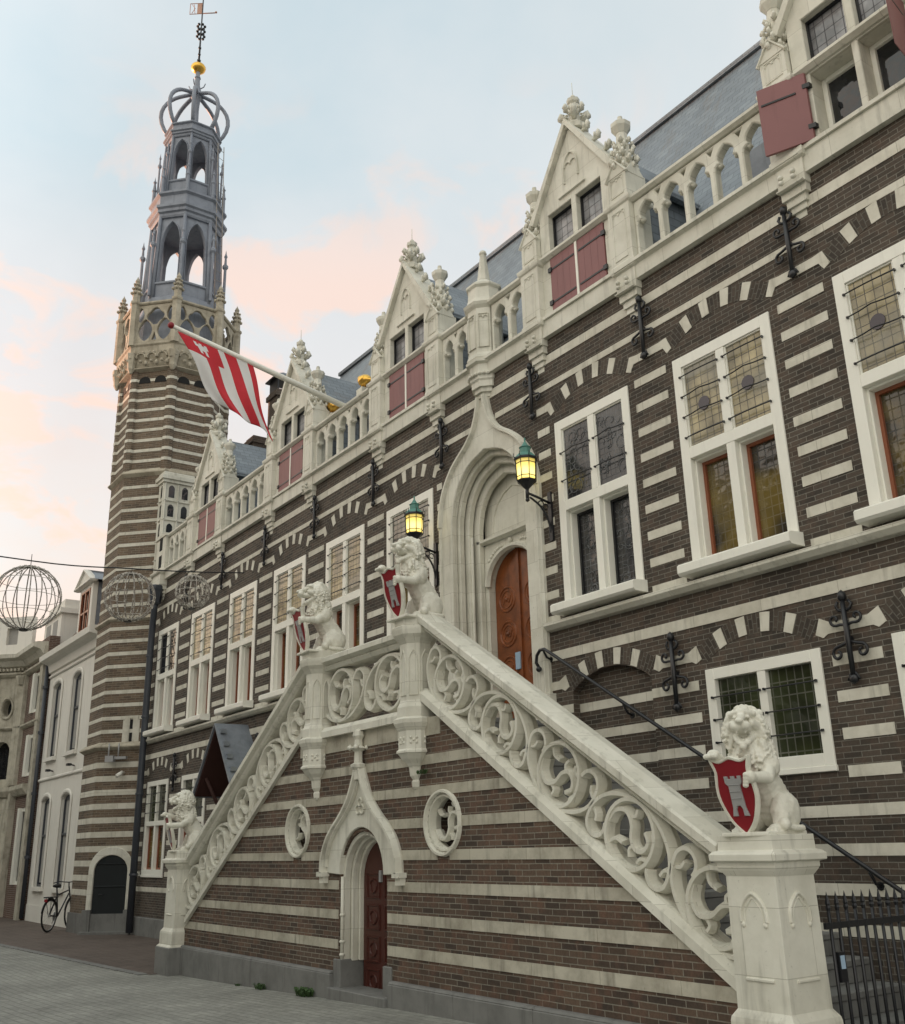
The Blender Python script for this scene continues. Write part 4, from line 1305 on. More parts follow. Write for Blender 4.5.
# level balustrade over the doorway
tr = MB()
for s in (-1, 1):
    C = (XS+s*.55, 3.37)
    unit(tr, C, (s*-1.0, 0), (0, 1), .30, 1 if s < 0 else -1)
tr.build('landing_tracery', M['stone'], st)
rl = MB()
for prof, z in ((([(YF-.10, -.10), (YF-.10, -.05), (YF-.07, -.03), (YF+.12, .0), (YF+.33, -.03), (YF+.36, -.05), (YF+.36, -.10), (YF+.27, -.13), (YF-.03, -.13)]), 3.89), ([(YF-.03, -.13), (YF-.05, -.15), (YF-.02, -.19), (YF+.22, -.19), (YF+.25, -.13)], 3.89), ([(YF-.07, -.0), (YF-.07, .07), (YF-.03, .12), (YF+.22, .12), (YF+.26, .0)], 2.90)):
    rl.loft([[(x, y, z+dz) for y, dz in prof] for x in (XS-1.0, XS+1.0)])
rl.build('landing_rail', M['stone'], st)

def newel_round(x):
    """octagonal corbelled newel at the landing corner"""
    n = MB(); y = YF+.02; q = 1/math.cos(PI/8)
    pr = [(.03, 2.20), (.055, 2.23), (.06, 2.28), (.05, 2.30), (.075, 2.34), (.085, 2.42), (.11, 2.46), (.15, 2.50), (.19, 2.555), (.205, 2.56), (.205, 2.58), (.185, 2.60), (.185, 2.78), (.20, 2.80), (.23, 2.85), (.235, 2.895), (.195, 2.92), (.195, 3.02), (.18, 3.05), (.165, 3.09), (.165, 3.68), (.18, 3.70), (.20, 3.73), (.235, 3.77), (.245, 3.82), (.245, 3.85), (.215, 3.87), (.215, 3.95)]
    n.lathe([(a*q, b) for a, b in pr], x, y, 8, rot=R(22.5))
    for fi in range(-2, 3):
        ang = R(-90+45*fi)
        F = frame(x+.165*math.cos(ang), y+.165*math.sin(ang), -math.sin(ang), math.cos(ang))
        n.rib([(-.045, 3.14), (-.045, 3.52)]+[(-.045+.045*t, 3.52+.09*t**.7) for t in (.4, .8, 1.0)]+[(.045-.045*t, 3.52+.09*t**.7) for t in (.8, .4)]+[(.045, 3.52), (.045, 3.14)], .014, .022, F, .012, closed=True)
        F = frame(x+.185*math.cos(ang), y+.185*math.sin(ang), -math.sin(ang), math.cos(ang))
        for qx, qz in ((-.03, 2.71), (.03, 2.71), (-.03, 2.66), (.03, 2.66), (0, 2.685)): n.ball(F(qx, .0, qz), .017, sub=1)
    return n.build('landing_newel', M['stone'], st, bevel=.004)
for s in (-1, 1): newel_round(XS+s*1.08)
def newel_square(x):
    n = MB(); y = YF+.05; b_ = gz(x)
    q = math.sqrt(2)/2
    def sq(hws): n.lathe([(a/q, z) for a, z in hws], x, y, 4, rot=R(45))
    sq([(.28, -.1), (.28, .36), (.27, .38), (.245, .40), (.245, .55), (.24, .575), (.215, .61), (.208, .62), (.20, 1.42), (.205, 1.425), (.225, 1.455), (.235, 1.475), (.235, 1.505), (.27, 1.515), (.272, 1.555), (.25, 1.575), (.225, 1.58), (.222, 1.675)])
    for (tx, ty, ox, oy) in ((1, 0, 0, -.20), (0, 1, .20, 0), (0, -1, -.20, 0)):
        F = frame(x+ox, y+oy, tx, ty)
        arch = [(-.10, 1.14), (-.10, 1.19), (-.085, 1.24), (-.05, 1.285), (0, 1.315), (.05, 1.285), (.085, 1.24), (.10, 1.19), (.10, 1.14)]
        n.rib(smoothpts(arch, 3), .030, .04, F, .018)
        n.rib(smoothpts([(-.075, 1.12), (-.07, 1.20), (-.02, 1.27), (0, 1.285), (.02, 1.27), (.07, 1.20), (.075, 1.12)], 3), .014, .03, F, .010)
        for s in (-1, 1): n.ball(F(s*.088, .004, 1.125), .018, sub=1, sz=1.3)
        n.rib([(-.11, .80), (.11, .80)], .035, .05, F, .018)
    o = n.build('end_newel', M['stone'], st, bevel=.005)
    return o
newel_square(XS-5.35); newel_square(XS+5.30)
b = MB(); b.box(-.285, .285, -.285, .285, 0, .37, 0, lambda a_, c, z: (XS-5.35+a_, YF+.05+c, z)); b.build('newel_block', M['blue'], st, bevel=.01)
b = MB(); b.box(-.285, .285, -.285, .285, 0, .37, 0, lambda a_, c, z: (XS+5.30+a_, YF+.05+c, z)); b.build('newel_block', M['blue'], st, bevel=.01)

# ------------------------------------------------------------------ wrought iron handrail on the wall, right flight
h = thing('handrail', (-7, -.1, 2.5), 'black iron handrail sloping down the wall beside the right flight of steps', 'handrail')
m_ = MB()
yy = -.13
m_.tube([(-8.97, -.10, 3.62), (-9.00, -.11, 3.68), (-8.97, -.12, 3.76), (-8.90, yy, 3.81), (-8.82, yy, 3.81), (-8.72, yy, 3.75)]+[(-8.72+4.1*i/8, yy, 3.75-2.59*i/8) for i in range(1, 9)], .020, 8)
m_.ball((-8.97, -.10, 3.60), .036, sub=2)
m_.build('rail', M['iron'], h)
for x in (-8.85, -7.6, -6.3, -5.0):
    m_ = MB(); z = 3.75-(x+8.72)*.632
    m_.tube([(x, .0, z-.13), (x, -.07, z-.11), (x, yy, z-.02)], .013, 6); m_.lathe([(.035, 0), (.035, .012)], 0, 0, 8)
    m_.v = m_.v[:-16]+[(x+v[0], -.001-v[2], z-.13+v[1]) for v in m_.v[-16:]]
    m_.build('bracket', M['iron'], h)

# ------------------------------------------------------------------ iron railing at the foot of the right flight
f = thing('iron_railing', (-4.36, -1.0, .1), 'black spiked iron railing closing the foot of the right flight of steps', 'railing')
xf = -4.36
def spike(y):
    m_ = MB()
    m_.tube([(xf, y, .10), (xf, y, 1.52)], .0125, 6)
    m_.lathe([(.0125, 0), (.022, .02), (.014, .035), (.020, .05), (.0005, .14)], xf, y, 6, z0=1.50)
    return m_
n_b = 17
y0_ = YF+.34
first_bar = None
for i in range(n_b):
    y = y0_+i*(1.55/(n_b-1))
    if first_bar is None:
        m_ = MB(); m_.tube([(0, 0, .0), (0, 0, 1.08)], .0125, 6); m_.lathe([(.0125, 0), (.019, .02), (.013, .035), (.018, .045), (.0005, .12)], 0, 0, 6, z0=1.07)
        first_bar = m_.build('bar', M['iron'], None, origin=(0, 0, 0)); o = first_bar
    else: o = first_bar.copy(); COL.objects.link(o)
    o.parent = f; o.location = Vector((xf, y, .12))-Vector(f['_o'])
m_ = MB()
for z in (.32, 1.10): m_.box(xf-.01, xf+.01, y0_-.06, -.02, z-.02, z+.02)
m_.build('cross_rail', M['iron'], f)
m_ = MB(); m_.box(xf-.02, xf+.02, y0_+.02, y0_+.08, .76, .94); lk = m_.build('lock_box', M['iron'], f)
m_ = MB(); m_.box(xf+.021, xf+.026, y0_+.03, y0_+.07, .84, .92); m_.build('tag_plate', M['sign_blue'], lk)

# ------------------------------------------------------------------ lions
def voxel(mb, name, size, smooth=2, mt=None, extra=None):
    me = bpy.data.meshes.new('t'); me.from_pydata([Vector(v) for v in mb.v], [], mb.f); me.update()
    ob = bpy.data.objects.new('t', me); COL.objects.link(ob)
    md = ob.modifiers.new('r', 'REMESH'); md.mode = 'VOXEL'; md.voxel_size = size; md.use_smooth_shade = True
    if smooth:
        sm = ob.modifiers.new('s', 'SMOOTH'); sm.factor = .5; sm.iterations = smooth
    dg = bpy.context.evaluated_depsgraph_get()
    me2 = bpy.data.meshes.new_from_object(ob.evaluated_get(dg))
    bpy.data.objects.remove(ob); bpy.data.meshes.remove(me)
    me2.name = name
    return me2
def ell(mb, a, b, ra, rb, n=5):
    """tapered limb made of overlapping balls"""
    a, b = Vector(a), Vector(b); L = (b-a).length; k = max(2, int(L/(min(ra, rb)*.45))+1)
    for i in range(k+1):
        t = i/k; mb.ball(a+(b-a)*t, ra+(rb-ra)*t, sub=2)
def curl(mb, p, d, r, L):
    """one mane lock: a tapering curved string of balls starting at p along d"""
    p = Vector(p); d = Vector(d).normalized(); g = Vector((0, 0, -1))
    for i in range(4):
        t = i/3
        q = p+d*L*t*.6+g*L*t*t*.7
        mb.ball(q, r*(1-.55*t), sub=1)
def lion_mesh(yaw, seed):
    rr = random.Random(seed)
    b = MB()
    # trunk: haunches low at the back (+Y), chest high at the front (-Y)
    ell(b, (0, .19, .20), (0, .10, .34), .165, .150); ell(b, (0, .10, .34), (0, -.03, .52), .150, .135); ell(b, (0, -.03, .52), (0, -.08, .66), .135, .12)
    for s in (-1, 1):
        b.ball((s*.135, .12, .17), .155, sub=2, sx=.62, sy=1.05, sz=1.05)           # thigh
        ell(b, (s*.155, .02, .13), (s*.155, -.03, .05), .07, .05)
        ell(b, (s*.155, .10, .035), (s*.155, -.10, .035), .045, .045)                # hind foot
        for t in (-1, 0, 1): b.ball((s*.155+t*.026, -.135, .028), .026, sub=1)
        b.ball((s*.115, -.02, .52), .095, sub=2, sz=1.2)                              # shoulder
    # fore legs on the shield
    ell(b, (-.12, -.04, .52), (-.165, -.20, .55), .062, .048); ell(b, (-.165, -.20, .55), (-.13, -.37, .600), .046, .042)
    for t in (-1, 0, 1, 2): b.ball((-.135+t*.028-.01, -.425, .590), .026, sub=1, sy=1.3)
    b.ball((-.13, -.385, .610), .05, sub=2, sz=.75)
    ell(b, (.12, -.04, .50), (.19, -.16, .42), .064, .050); ell(b, (.19, -.16, .42), (.165, -.31, .42), .048, .042)
    b.ball((.155, -.35, .42), .050, sub=2)
    for t in (-1, 0, 1, 2): b.ball((.135+t*.006, -.385-t*.004, .385+t*.026), .023, sub=1, sx=1.3)
    # tail curling over the base
    tp = smoothpts([(.0, .28, .08), (.12, .29, .05), (.21, .21, .045), (.225, .08, .045), (.20, .0, .06)], 5)
    for p in tp: b.ball(p, .028, sub=1)
    b.ball((.215, -.04, .075), .05, sub=2)
    # head
    hc = Vector((0, -.11, .845)); Rz = Matrix.Rotation(yaw, 3, 'Z') @ Matrix.Rotation(R(-3), 3, 'X')
    def H(x, y, z): return hc+Rz @ Vector((x, y, z))
    def hb(p, r, **k): b.ball(H(p[0]*1.12, p[1]*1.12, p[2]*1.12), r*1.12, sub=2, rot=Rz, **k)
    def ht(a, c, r0, r1, **k):
        n_ = 5
        for q in range(n_):
            t = q/(n_-1); hb(tuple(a[z]+(c[z]-a[z])*t for z in range(3)), r0+(r1-r0)*t, **k)
    hb((0, .02, .005), .112); hb((0, -.045, .055), .074, sx=1.05, sz=.8)                  # skull, forehead
    ht((0, -.085, .045), (0, -.190, -.006), .034, .030, sx=1.0)                             # nose bridge
    hb((0, -.212, -.006), .024, sx=1.35, sz=.85)                                          # nose
    ht((0, -.06, -.045), (0, -.150, -.045), .058, .048, sx=1.1, sz=.62)                   # upper jaw
    for s in (-1, 1):
        hb((s*.036, -.178, -.038), .036, sz=.95)                                          # lip pads
        ht((s*.020, -.100, .072), (s*.078, -.062, .062), .022, .022)                      # brow
        ht((s*.066, -.085, -.008), (s*.086, -.03, -.02), .028, .036)                      # cheek bone
        hb((s*.104, .045, .080), .030, sy=.6)
        hb((s*.048, -.100, .034), .0135)                                                  # eye
        ht((s*.062, -.01, -.08), (s*.030, -.118, -.142), .032, .022)                      # jaw side
        hb((s*.030, -.176, -.078), .0075, sz=2.0); hb((s*.024, -.130, -.125), .0075, sz=1.8)  # teeth
    ht((0, -.035, -.130), (0, -.130, -.154), .040, .034, sx=1.15, sz=.6); hb((0, -.138, -.172), .027)   # lower jaw, chin tuft
    ht((0, -.03, -.105), (0, -.105, -.122), .020, .014, sx=1.3, sz=.45)                    # tongue
    # mane: locks on shells around face, neck and chest
    for k in range(420):
        u = rr.random()*2-1; a = rr.random()*2*PI
        v = Vector((math.sqrt(1-u*u)*math.cos(a), math.sqrt(1-u*u)*math.sin(a), u))
        if v.y < -.10 and abs(v.x) < .72 and v.z < .86: continue
        if v.y < -.45: continue
        p = H(v.x*.128, v.y*.120+.03, v.z*.138-.01)
        curl(b, p, (Rz @ v)+Vector((0, .15, -.25)), .030+.010*rr.random(), .065+.035*rr.random())
    for k in range(230):
        t = rr.random(); a = rr.random()*2*PI
        z = .70-.20*t; rad = .150-.03*t
        c = Vector((0, -.05+.03*t, z))
        v = Vector((math.cos(a), math.sin(a), -.5))
        if math.sin(a) > .75: continue
        if t > .6 and math.sin(a) > .2: continue
        if t < .25 and math.sin(a) < -.5: continue
        curl(b, c+Vector((math.cos(a)*rad*.92, math.sin(a)*rad, 0)), v, .027+.010*rr.random(), .06+.03*rr.random())
    # rock base
    b.box(-.20, .21, -.28, .27, -.01, .022)
    me = voxel(b, 'lion_statue', .0062, 1)
    return me
def lion(loc, label, yaw, seed, rz=0.0, S_=.8):
    root = thing('lion_statue', loc, label, 'statue', 'shield bearing lions on the staircase newels')
    root.rotation_euler = (0, 0, rz); root.scale = (S_, S_, S_)
    me = lion_mesh(yaw, seed); me.materials.append(M['statue'])
    for p in me.polygons: p.use_smooth = True
    o = bpy.data.objects.new('body', me); COL.objects.link(o); o.parent = root
    # shield, leaning back a little
    T = lambda a, bq, c: (a*.96+.0, -.315-bq-(c-.3)*.26, c)
    outl = smoothpts([(-.185, .575), (-.10, .545), (0, .57), (.10, .545), (.185, .575)], 4)[:-1]+smoothpts([(.185, .575), (.15, .47), (.17, .36), (.165, .25), (.10, .10), (0, .0)], 4)[:-1]
    outl += [(-x, z) for x, z in reversed(smoothpts([(.185, .575), (.15, .47), (.17, .36), (.165, .25), (.10, .10), (0, .0)], 4))][:-1]
    sh = MB(); sh.plate(outl, [], .035, T, .0, .004, 1); sh.rib(outl, .034, .055, T, .012, closed=True, m=0)
    root['_o'] = (0, 0, 0)
    so = sh.build('shield', [M['statue'], M['red']], root)
    e = MB()
    tower = [(-.075, .14), (-.03, .14), (-.03, .19), (-.015, .215), (.015, .215), (.03, .19), (.03, .14), (.075, .14), (.058, .20), (.052, .36), (.078, .385), (.078, .435), (.045, .435), (.045, .415), (.018, .415), (.018, .435), (-.018, .435), (-.018, .415), (-.045, .415), (-.045, .435), (-.078, .435), (-.078, .385), (-.052, .36), (-.058, .20)]
    e.plate([(x*1.0, z) for x, z in tower], [], .02, T, .018, .003)
    for z in (.27, .32, .37): e.rib([(-.05, z), (.05, z)], .008, .01, T, .024)
    e.build('emblem', M['silver'], so)
    return root
YN = YF+.05
lion((XS+5.30, YN, 1.675), 'roaring white lion on the lowest right newel before the small barred window', R(24), 1, R(6), .86)
lion((XS+1.08, YF+.02, 3.945), 'white lion with open mouth on the landing newel just below the left lantern', R(14), 2, R(2), .93)
lion((XS-1.08, YF+.02, 3.945), 'white lion in profile on the left landing newel', R(-14), 3, R(-4), .91)
lion((XS-5.33, YN, 1.675), 'white lion on the far lower left newel before the dark gabled hood', R(-28), 4, R(-8), .88)

# ------------------------------------------------------------------ wall lanterns
def lantern(x, label, mir=1):
    L = thing('wall_lantern', (x, 0, 5.7), label, 'lantern', 'amber lanterns flanking the portal')
    xb = x
    y = -.37
    b_ = MB()
    b_.box(xb-.03, xb+.03, -.03, .02, 5.12, 5.74)
    b_.tube([(xb, -.02, 5.60), (xb, -.20, 5.64), (xb, y, 5.67)], .017, 6); b_.tube([(xb, y, 5.60), (xb, y, 5.74)], .022, 6)
    b_.tube(smoothpts([(xb, -.02, 5.22), (xb, -.07, 5.40), (xb, -.18, 5.54), (xb, -.33, 5.62)], 4), .013, 6)
    for q in range(2):
        b_.tube([(xb, -.09-.07*q+.04*math.cos(R(30*i)), 5.54+.03*q+.035*math.sin(R(30*i))) for i in range(11)], .008, 5)
    b_.ball((xb, y, 5.58), .03, sub=1)
    br = b_.build('bracket', M['iron'], L)
    def sc(m):
        m.v = [(xb+(p[0]-xb)*.88, y+(p[1]-y)*.88, 5.69+(p[2]-5.70)*.80) for p in m.v]; return m
    c = MB()
    c.lathe([(.015, 0), (.025, .03), (.05, .06), (.10, .12), (.135, .15), (.14, .17)], xb, y, 8, z0=5.70, rot=R(22.5))
    c.lathe([(.165, .0), (.17, .02), (.15, .05)], xb, y, 8, z0=6.19, rot=R(22.5))
    for k in range(8):
        a = R(22.5+45*k); c.tube([(xb+.137*math.cos(a), y+.137*math.sin(a), 5.86), (xb+.152*math.cos(a), y+.152*math.sin(a), 6.20)], .0075, 4)
        a2 = R(45*k); c.tube([(xb+.155*math.cos(a), y+.155*math.sin(a), 6.22), (xb+.175*math.cos(a), y+.175*math.sin(a), 6.26), (xb+.168*math.cos(a), y+.168*math.sin(a), 6.30)], .006, 4)
    for z, r_ in ((5.92, .139), (6.13, .148)): c.lathe([(r_, 0), (r_+.004, .005), (r_, .01)], xb, y, 8, z0=z, rot=R(22.5))
    sc(c).build('cage', M['iron'], L)
    g_ = MB(); g_.lathe([(.127, 0), (.141, .33)], xb, y, 8, z0=5.865, rot=R(22.5)); sc(g_).build('glass', M['lampglass'], L)
    u = MB(); u.ball((xb, y-.0, 5.99), .045, sub=2, sz=1.4); sc(u).build('bulb', M['bulb'], L)
    t_ = MB(); t_.lathe([(.155, 0), (.10, .07), (.075, .08), (.075, .16), (.09, .17), (.05, .20), (.03, .24), (.012, .27), (.012, .33), (.0001, .34)], xb, y, 8, z0=6.235, rot=R(22.5)); sc(t_).build('cap', M['verdigris'], L)
    # the lamp itself lights the wall
    ld = bpy.data.lights.new('lamp', 'POINT'); ld.energy = 26; ld.color = (1.0, .78, .30); ld.shadow_soft_size = .05
    lo = bpy.data.objects.new('lamp', ld); COL.objects.link(lo); lo.parent = L; lo.location = Vector((xb, y, 5.93))-Vector(L['_o'])
    return L
lantern(-8.70, 'lit amber lantern with green copper cap on the wall right of the portal')
lantern(-11.20, 'lit amber lantern with green copper cap left of the portal, above a lion')
# ------------------------------------------------------------------ bell tower
TC = (-24.67, .57)
tw = thing('bell_tower', (TC[0], TC[1], 0), 'tall octagonal brick tower striped with stone, crowned by a blue grey open timber lantern', 'tower')
def octo(s, rot=22.5): return s*.5/math.sin(PI/8)
def bumpy(s, bw=.15, bo=.085):
    """octagon outline with small corner buttresses"""
    Rc = octo(s); pts = []
    for k in range(8):
        a = R(22.5+45*k)
        c = Vector((Rc*math.cos(a), Rc*math.sin(a)))
        p = Vector((Rc*math.cos(a-R(45)), Rc*math.sin(a-R(45)))); n = Vector((Rc*math.cos(a+R(45)), Rc*math.sin(a+R(45))))
        u0 = (p-c).normalized(); u1 = (n-c).normalized(); o = c.normalized()
        pts += [c+u0*bw, c+u0*bw*.9+o*bo*.75, c+o*bo*.95+u0*bw*.3, c+o*bo*.95+u1*bw*.3, c+u1*bw*.9+o*bo*.75, c+u1*bw]
    return [(TC[0]+q.x, TC[1]+q.y) for q in pts]
def ring(mb, outline, z0, z1, m=0, grow=0.0, top=None):
    def G(k, g): return [(TC[0]+(x-TC[0])*(1+g), TC[1]+(y-TC[1])*(1+g)) for x, y in k]
    lo = [(x, y, z0) for x, y in G(outline, grow)]; hi = [(x, y, z1) for x, y in G(outline, grow if top is None else top)]
    mb.loft([lo, hi], m)
def octpts(s): Rc = octo(s); return [(TC[0]+Rc*math.cos(R(22.5+45*k)), TC[1]+Rc*math.sin(R(22.5+45*k))) for k in range(8)]
b = MB()
S1, S2 = 1.115, 1.075
ring(b, octpts(S1*1.03), .0, 4.0); ring(b, octpts(S1), 4.0, 7.05); ring(b, octpts(S1*.985), 7.05, 10.8)
ring(b, bumpy(S2), 10.8, 13.75)
for k in range(13):
    z = .80+.305*k if k < 10 else 0
    if k < 10 and z < 3.7: ring(b, octpts(S1*1.03), z, z+.125, 1, .005+.0004*(k % 2))
for k in range(9): z = 4.33+.305*k; ring(b, octpts(S1), z, z+.085, 1, .005) if z < 6.9 else None
for k in range(12): z = 7.36+.305*k; ring(b, octpts(S1*.985), z, z+.08, 1, .005) if z < 10.7 else None
for k in range(9): z = 11.12+.285*k; ring(b, bumpy(S2), z, z+.08, 1, .007) if z < 13.4 else None
# small blind arches under the gallery
for fi in range(8):
    a = R(45*fi); ap = 1.2071*S2
    F = frame(TC[0]+ap*math.cos(a), TC[1]+ap*math.sin(a), -math.sin(a), math.cos(a))
    for q in (-.22, .22):
        b.prism([(q-.16, 13.36), (q+.16, 13.36)]+[(q+.16*math.cos(R(t)), 13.40+.15*math.sin(R(t))) for t in range(0, 181, 20)], -.02, .012, F, 2)
b.build('tower_shaft', [M['brick_tower'], M['band'], M['dark']], tw)
def ledge(mb, s, z, o, h=.16, m=0):
    Rr = [(octo(s)+a*1.08, z+c) for a, c in ((0, 0), (o*.4, h*.2), (o, h*.55), (o, h*.75), (.0, h*1.5))]
    mb.lathe(Rr, TC[0], TC[1], 8, m, rot=R(22.5))
b = MB()
ledge(b, S1*1.02, 3.93, .12, .13); ledge(b, S1, 6.98, .07, .10); ledge(b, S1*.985, 10.72, .09, .14)
ledge(b, S2, 13.68, .13, .10)
# gallery corbel table
Rc = octo(1.0)
b.lathe([(Rc*1.10, 13.80), (Rc*1.14, 13.95), (Rc*1.20, 14.10), (Rc*1.215, 14.20), (Rc*1.215, 14.36), (Rc*1.245, 14.40), (Rc*1.245, 14.46), (Rc*1.20, 14.50)], TC[0], TC[1], 8, rot=R(22.5))
rr = random.Random(5)
for fi in range(8):
    a = R(45*fi); ap = 1.2071*1.17
    F = frame(TC[0]+ap*math.cos(a), TC[1]+ap*math.sin(a), -math.sin(a), math.cos(a))
    for q in (-.30, 0, .30):
        b.rib(arc(q, 14.02, .13, 0, 180, 8), .05, .12, F, .09)
        for t in (-1, 1): b.ball(F(q+t*.06, .07, 14.17), .04, sub=1); 
        b.ball(F(q, .06, 13.92), .055, sub=1); b.ball(F(q+.15, .05, 13.86), .06, sub=1, sz=1.4)
    # corner heads
    ac = R(22.5+45*fi); x = TC[0]+Rc*1.17*math.cos(ac); y = TC[1]+Rc*1.17*math.sin(ac)
    b.lathe([(.04, 0), (.10, .12), (.11, .25), (.14, .38), (.16, .55)], x, y, 6, z0=13.62)
    for k in range(6): b.ball((x+.1*math.cos(ac+k-2.5), y+.1*math.sin(ac+k-2.5), 13.85+.06*k), .055, sub=1)
b.build('corbel_table', M['oldstone'], tw)
# gallery parapet with reticulated tracery
b = MB()
s3 = 1.19
def quatre(cx, cz, r, rot=0):
    pts = []
    for k in range(4):
        a = R(rot+90*k)
        for t in range(-70, 71, 20):
            pts.append((cx+r*.52*math.cos(a)+r*.50*math.cos(a+R(t)), cz+r*.52*math.sin(a)+r*.50*math.sin(a+R(t))))
    return pts
def diamond(cx, cz, w_, h_):
    return smoothpts([(cx, cz+h_), (cx+w_*.62, cz+h_*.25), (cx+w_*.55, cz-h_*.45), (cx, cz-h_*.95), (cx-w_*.55, cz-h_*.45), (cx-w_*.62, cz+h_*.25)], 3, True)
for fi in range(8):
    a = R(45*fi); ap = 1.2071*s3
    F = frame(TC[0]+ap*math.cos(a), TC[1]+ap*math.sin(a), -math.sin(a), math.cos(a))
    h2 = s3/2
    hs = [quatre(0, 15.27, .25, 0), diamond(-.27, 14.86, .30, .33), diamond(.27, 14.86, .30, .33), diamond(-.42, 15.32, .15, .22), diamond(.42, 15.32, .15, .22), [(-.07, 14.56), (.07, 14.56), (0, 14.80)]]
    b.plate(rect(-h2, h2, 14.50, 15.62), hs, .10, F, 0.0, .012)
    b.loft([[F(x, o, z) for o, z in ((-.12, 15.62), (.03, 15.62), (.06, 15.65), (.06, 15.69), (-.12, 15.70))] for x in (-h2-.02, h2+.02)])
    ac = R(22.5+45*fi); Rr = octo(s3); x = TC[0]+Rr*math.cos(ac); y = TC[1]+Rr*math.sin(ac)
    b.lathe([(.13, 14.40), (.13, 15.62), (.16, 15.66), (.16, 15.72), (.11, 15.76), (.105, 16.0)], x, y, 6, rot=ac)
    for (zz, rad, nn, sz) in ((16.0, .12, 6, .055), (16.14, .10, 6, .045), (16.27, .08, 5, .04)):
        for k in range(nn): b.ball((x+rad*math.cos(6.283*k/nn+zz), y+rad*math.sin(6.283*k/nn+zz), zz), sz, sub=1)
    b.lathe([(.09, 0), (.05, .35), (.07, .40), (.05, .45), (.02, .50), (.0001, .56)], x, y, 6, z0=15.98)
b.build('gallery_parapet', M['oldstone'], tw)
b = MB(); b.lathe([(octo(1.1), 0), (octo(1.1), .05)], TC[0], TC[1], 8, z0=14.5, rot=R(22.5)); b.build('gallery_floor', M['leadsheet'], tw)
# timber lantern, two tiers
def tier(sA, sB, z0, z1, zo0, zo1, post, name):
    b = MB()
    b.lathe([(octo(sA*1.06), z0), (octo(sA*1.08), z0+.06), (octo(sA*1.0), z0+.12), (octo(sA*1.0), zo0-.10), (octo(sA*1.05), zo0-.07), (octo(sA*1.05), zo0-.02), (octo(sA*.98), zo0)], TC[0], TC[1], 8, rot=R(22.5))
    for fi in range(8):
        a = R(45*fi)
        ap0, ap1 = 1.2071*sA, 1.2071*sB
        def F(q, o, z, a=a):
            t = (z-zo0)/(zo1-zo0); s_ = (sA+(sB-sA)*t); ap = 1.2071*s_
            qq = q*s_
            return (TC[0]+(ap+o)*math.cos(a)-qq*math.sin(a), TC[1]+(ap+o)*math.sin(a)+qq*math.cos(a), z)
        zs = zo0+(zo1-zo0)*.66; zt = zo1-.10
        b.plate(rect(-.5, .5, zo0-.03, z1), [lancet(.355, zo0+.0, zs, zt+.03, 0)], .11, F, 0.0, .01)
        b.rib([(x, z) for x, z in lancet(.385, zo0+.0, zs, zt+.06, 0)[1:]], .05, .05, F, .03)
        b.rib([(-.385, zo0), (-.385, zs)], .04, .05, F, .03)
        # corner post with little pinnacle
        ac = R(22.5+45*fi)
        for zz0, zz1, rad, off in ((z0, zo1+.12, post, .03),):
            P0 = Vector((TC[0]+(octo(sA)+off)*math.cos(ac), TC[1]+(octo(sA)+off)*math.sin(ac), zz0)); P1 = Vector((TC[0]+(octo(sB)+off)*math.cos(ac), TC[1]+(octo(sB)+off)*math.sin(ac), zz1))
            b.tube([P0, P0.lerp(P1, .5), P1], [rad*1.25, rad, rad*.85], 6)
        P2 = Vector((TC[0]+(octo(sA)+post*2.0)*math.cos(ac), TC[1]+(octo(sA)+post*2.0)*math.sin(ac), z0+.1))
        b.lathe([(post*.7, 0), (post*.62, (zs-z0)*.8), (post*1.3, (zs-z0)*.83), (post*1.3, (zs-z0)*.87), (post*.6, (zs-z0)*.9), (post*.45, (zs-z0)*1.0), (post*.8, (zs-z0)*1.03), (post*.3, (zs-z0)*1.08), (.001, (zs-z0)*1.15)], P2.x, P2.y, 6, z0=P2.z)
    # ceiling
    b.lathe([(octo(sB*1.0), z1-.05), (octo(sB*1.0), z1)], TC[0], TC[1], 8, rot=R(22.5))
    return b.build(name, M['lead'], tw)
b = MB(); b.lathe([(octo(.95), 14.55), (octo(.93), 15.6), (octo(.86), 16.1), (octo(.84), 16.12)], TC[0], TC[1], 8, rot=R(22.5)); b.build('lantern_base', M['lead'], tw)
tier(.785, .715, 16.05, 18.75, 16.62, 18.65, .065, 'lower_lantern')
def cornice(s0, s1, z0, z1, name):
    b = MB(); H = z1-z0
    pr = [(1.0, 0), (1.03, .06), (1.03, .14), (1.09, .18), (1.09, .28), (1.15, .33), (1.15, .42), (1.06, .46), (1.04, .50), (1.04, .80), (1.12, .86), (1.12, .93), (.98, 1.0)]
    b.lathe([(octo(s0)*k*(s1/s0/1.15 if False else 1), z0+H*t) for k, t in pr], TC[0], TC[1], 8, rot=R(22.5))
    return b.build(name, M['lead'], tw)
cornice(.76, .85, 18.72, 19.60, 'lower_cornice')
tier(.62, .55, 19.55, 21.70, 20.12, 21.62, .045, 'upper_lantern')
cornice(.575, .65, 21.66, 22.16, 'upper_cornice')
# pinnacles rising from the lower cornice
for fi in range(8):
    b = MB()
    ac = R(22.5+45*fi); x = TC[0]+octo(.76)*math.cos(ac); y = TC[1]+octo(.76)*math.sin(ac)
    b.lathe([(.06, 0), (.05, .55), (.075, .60), (.05, .66), (.03, .85), (.055, .90), (.02, .96), (.0001, 1.1)], x, y, 6, z0=19.5)
    b.build('pinnacle', M['lead'], tw)
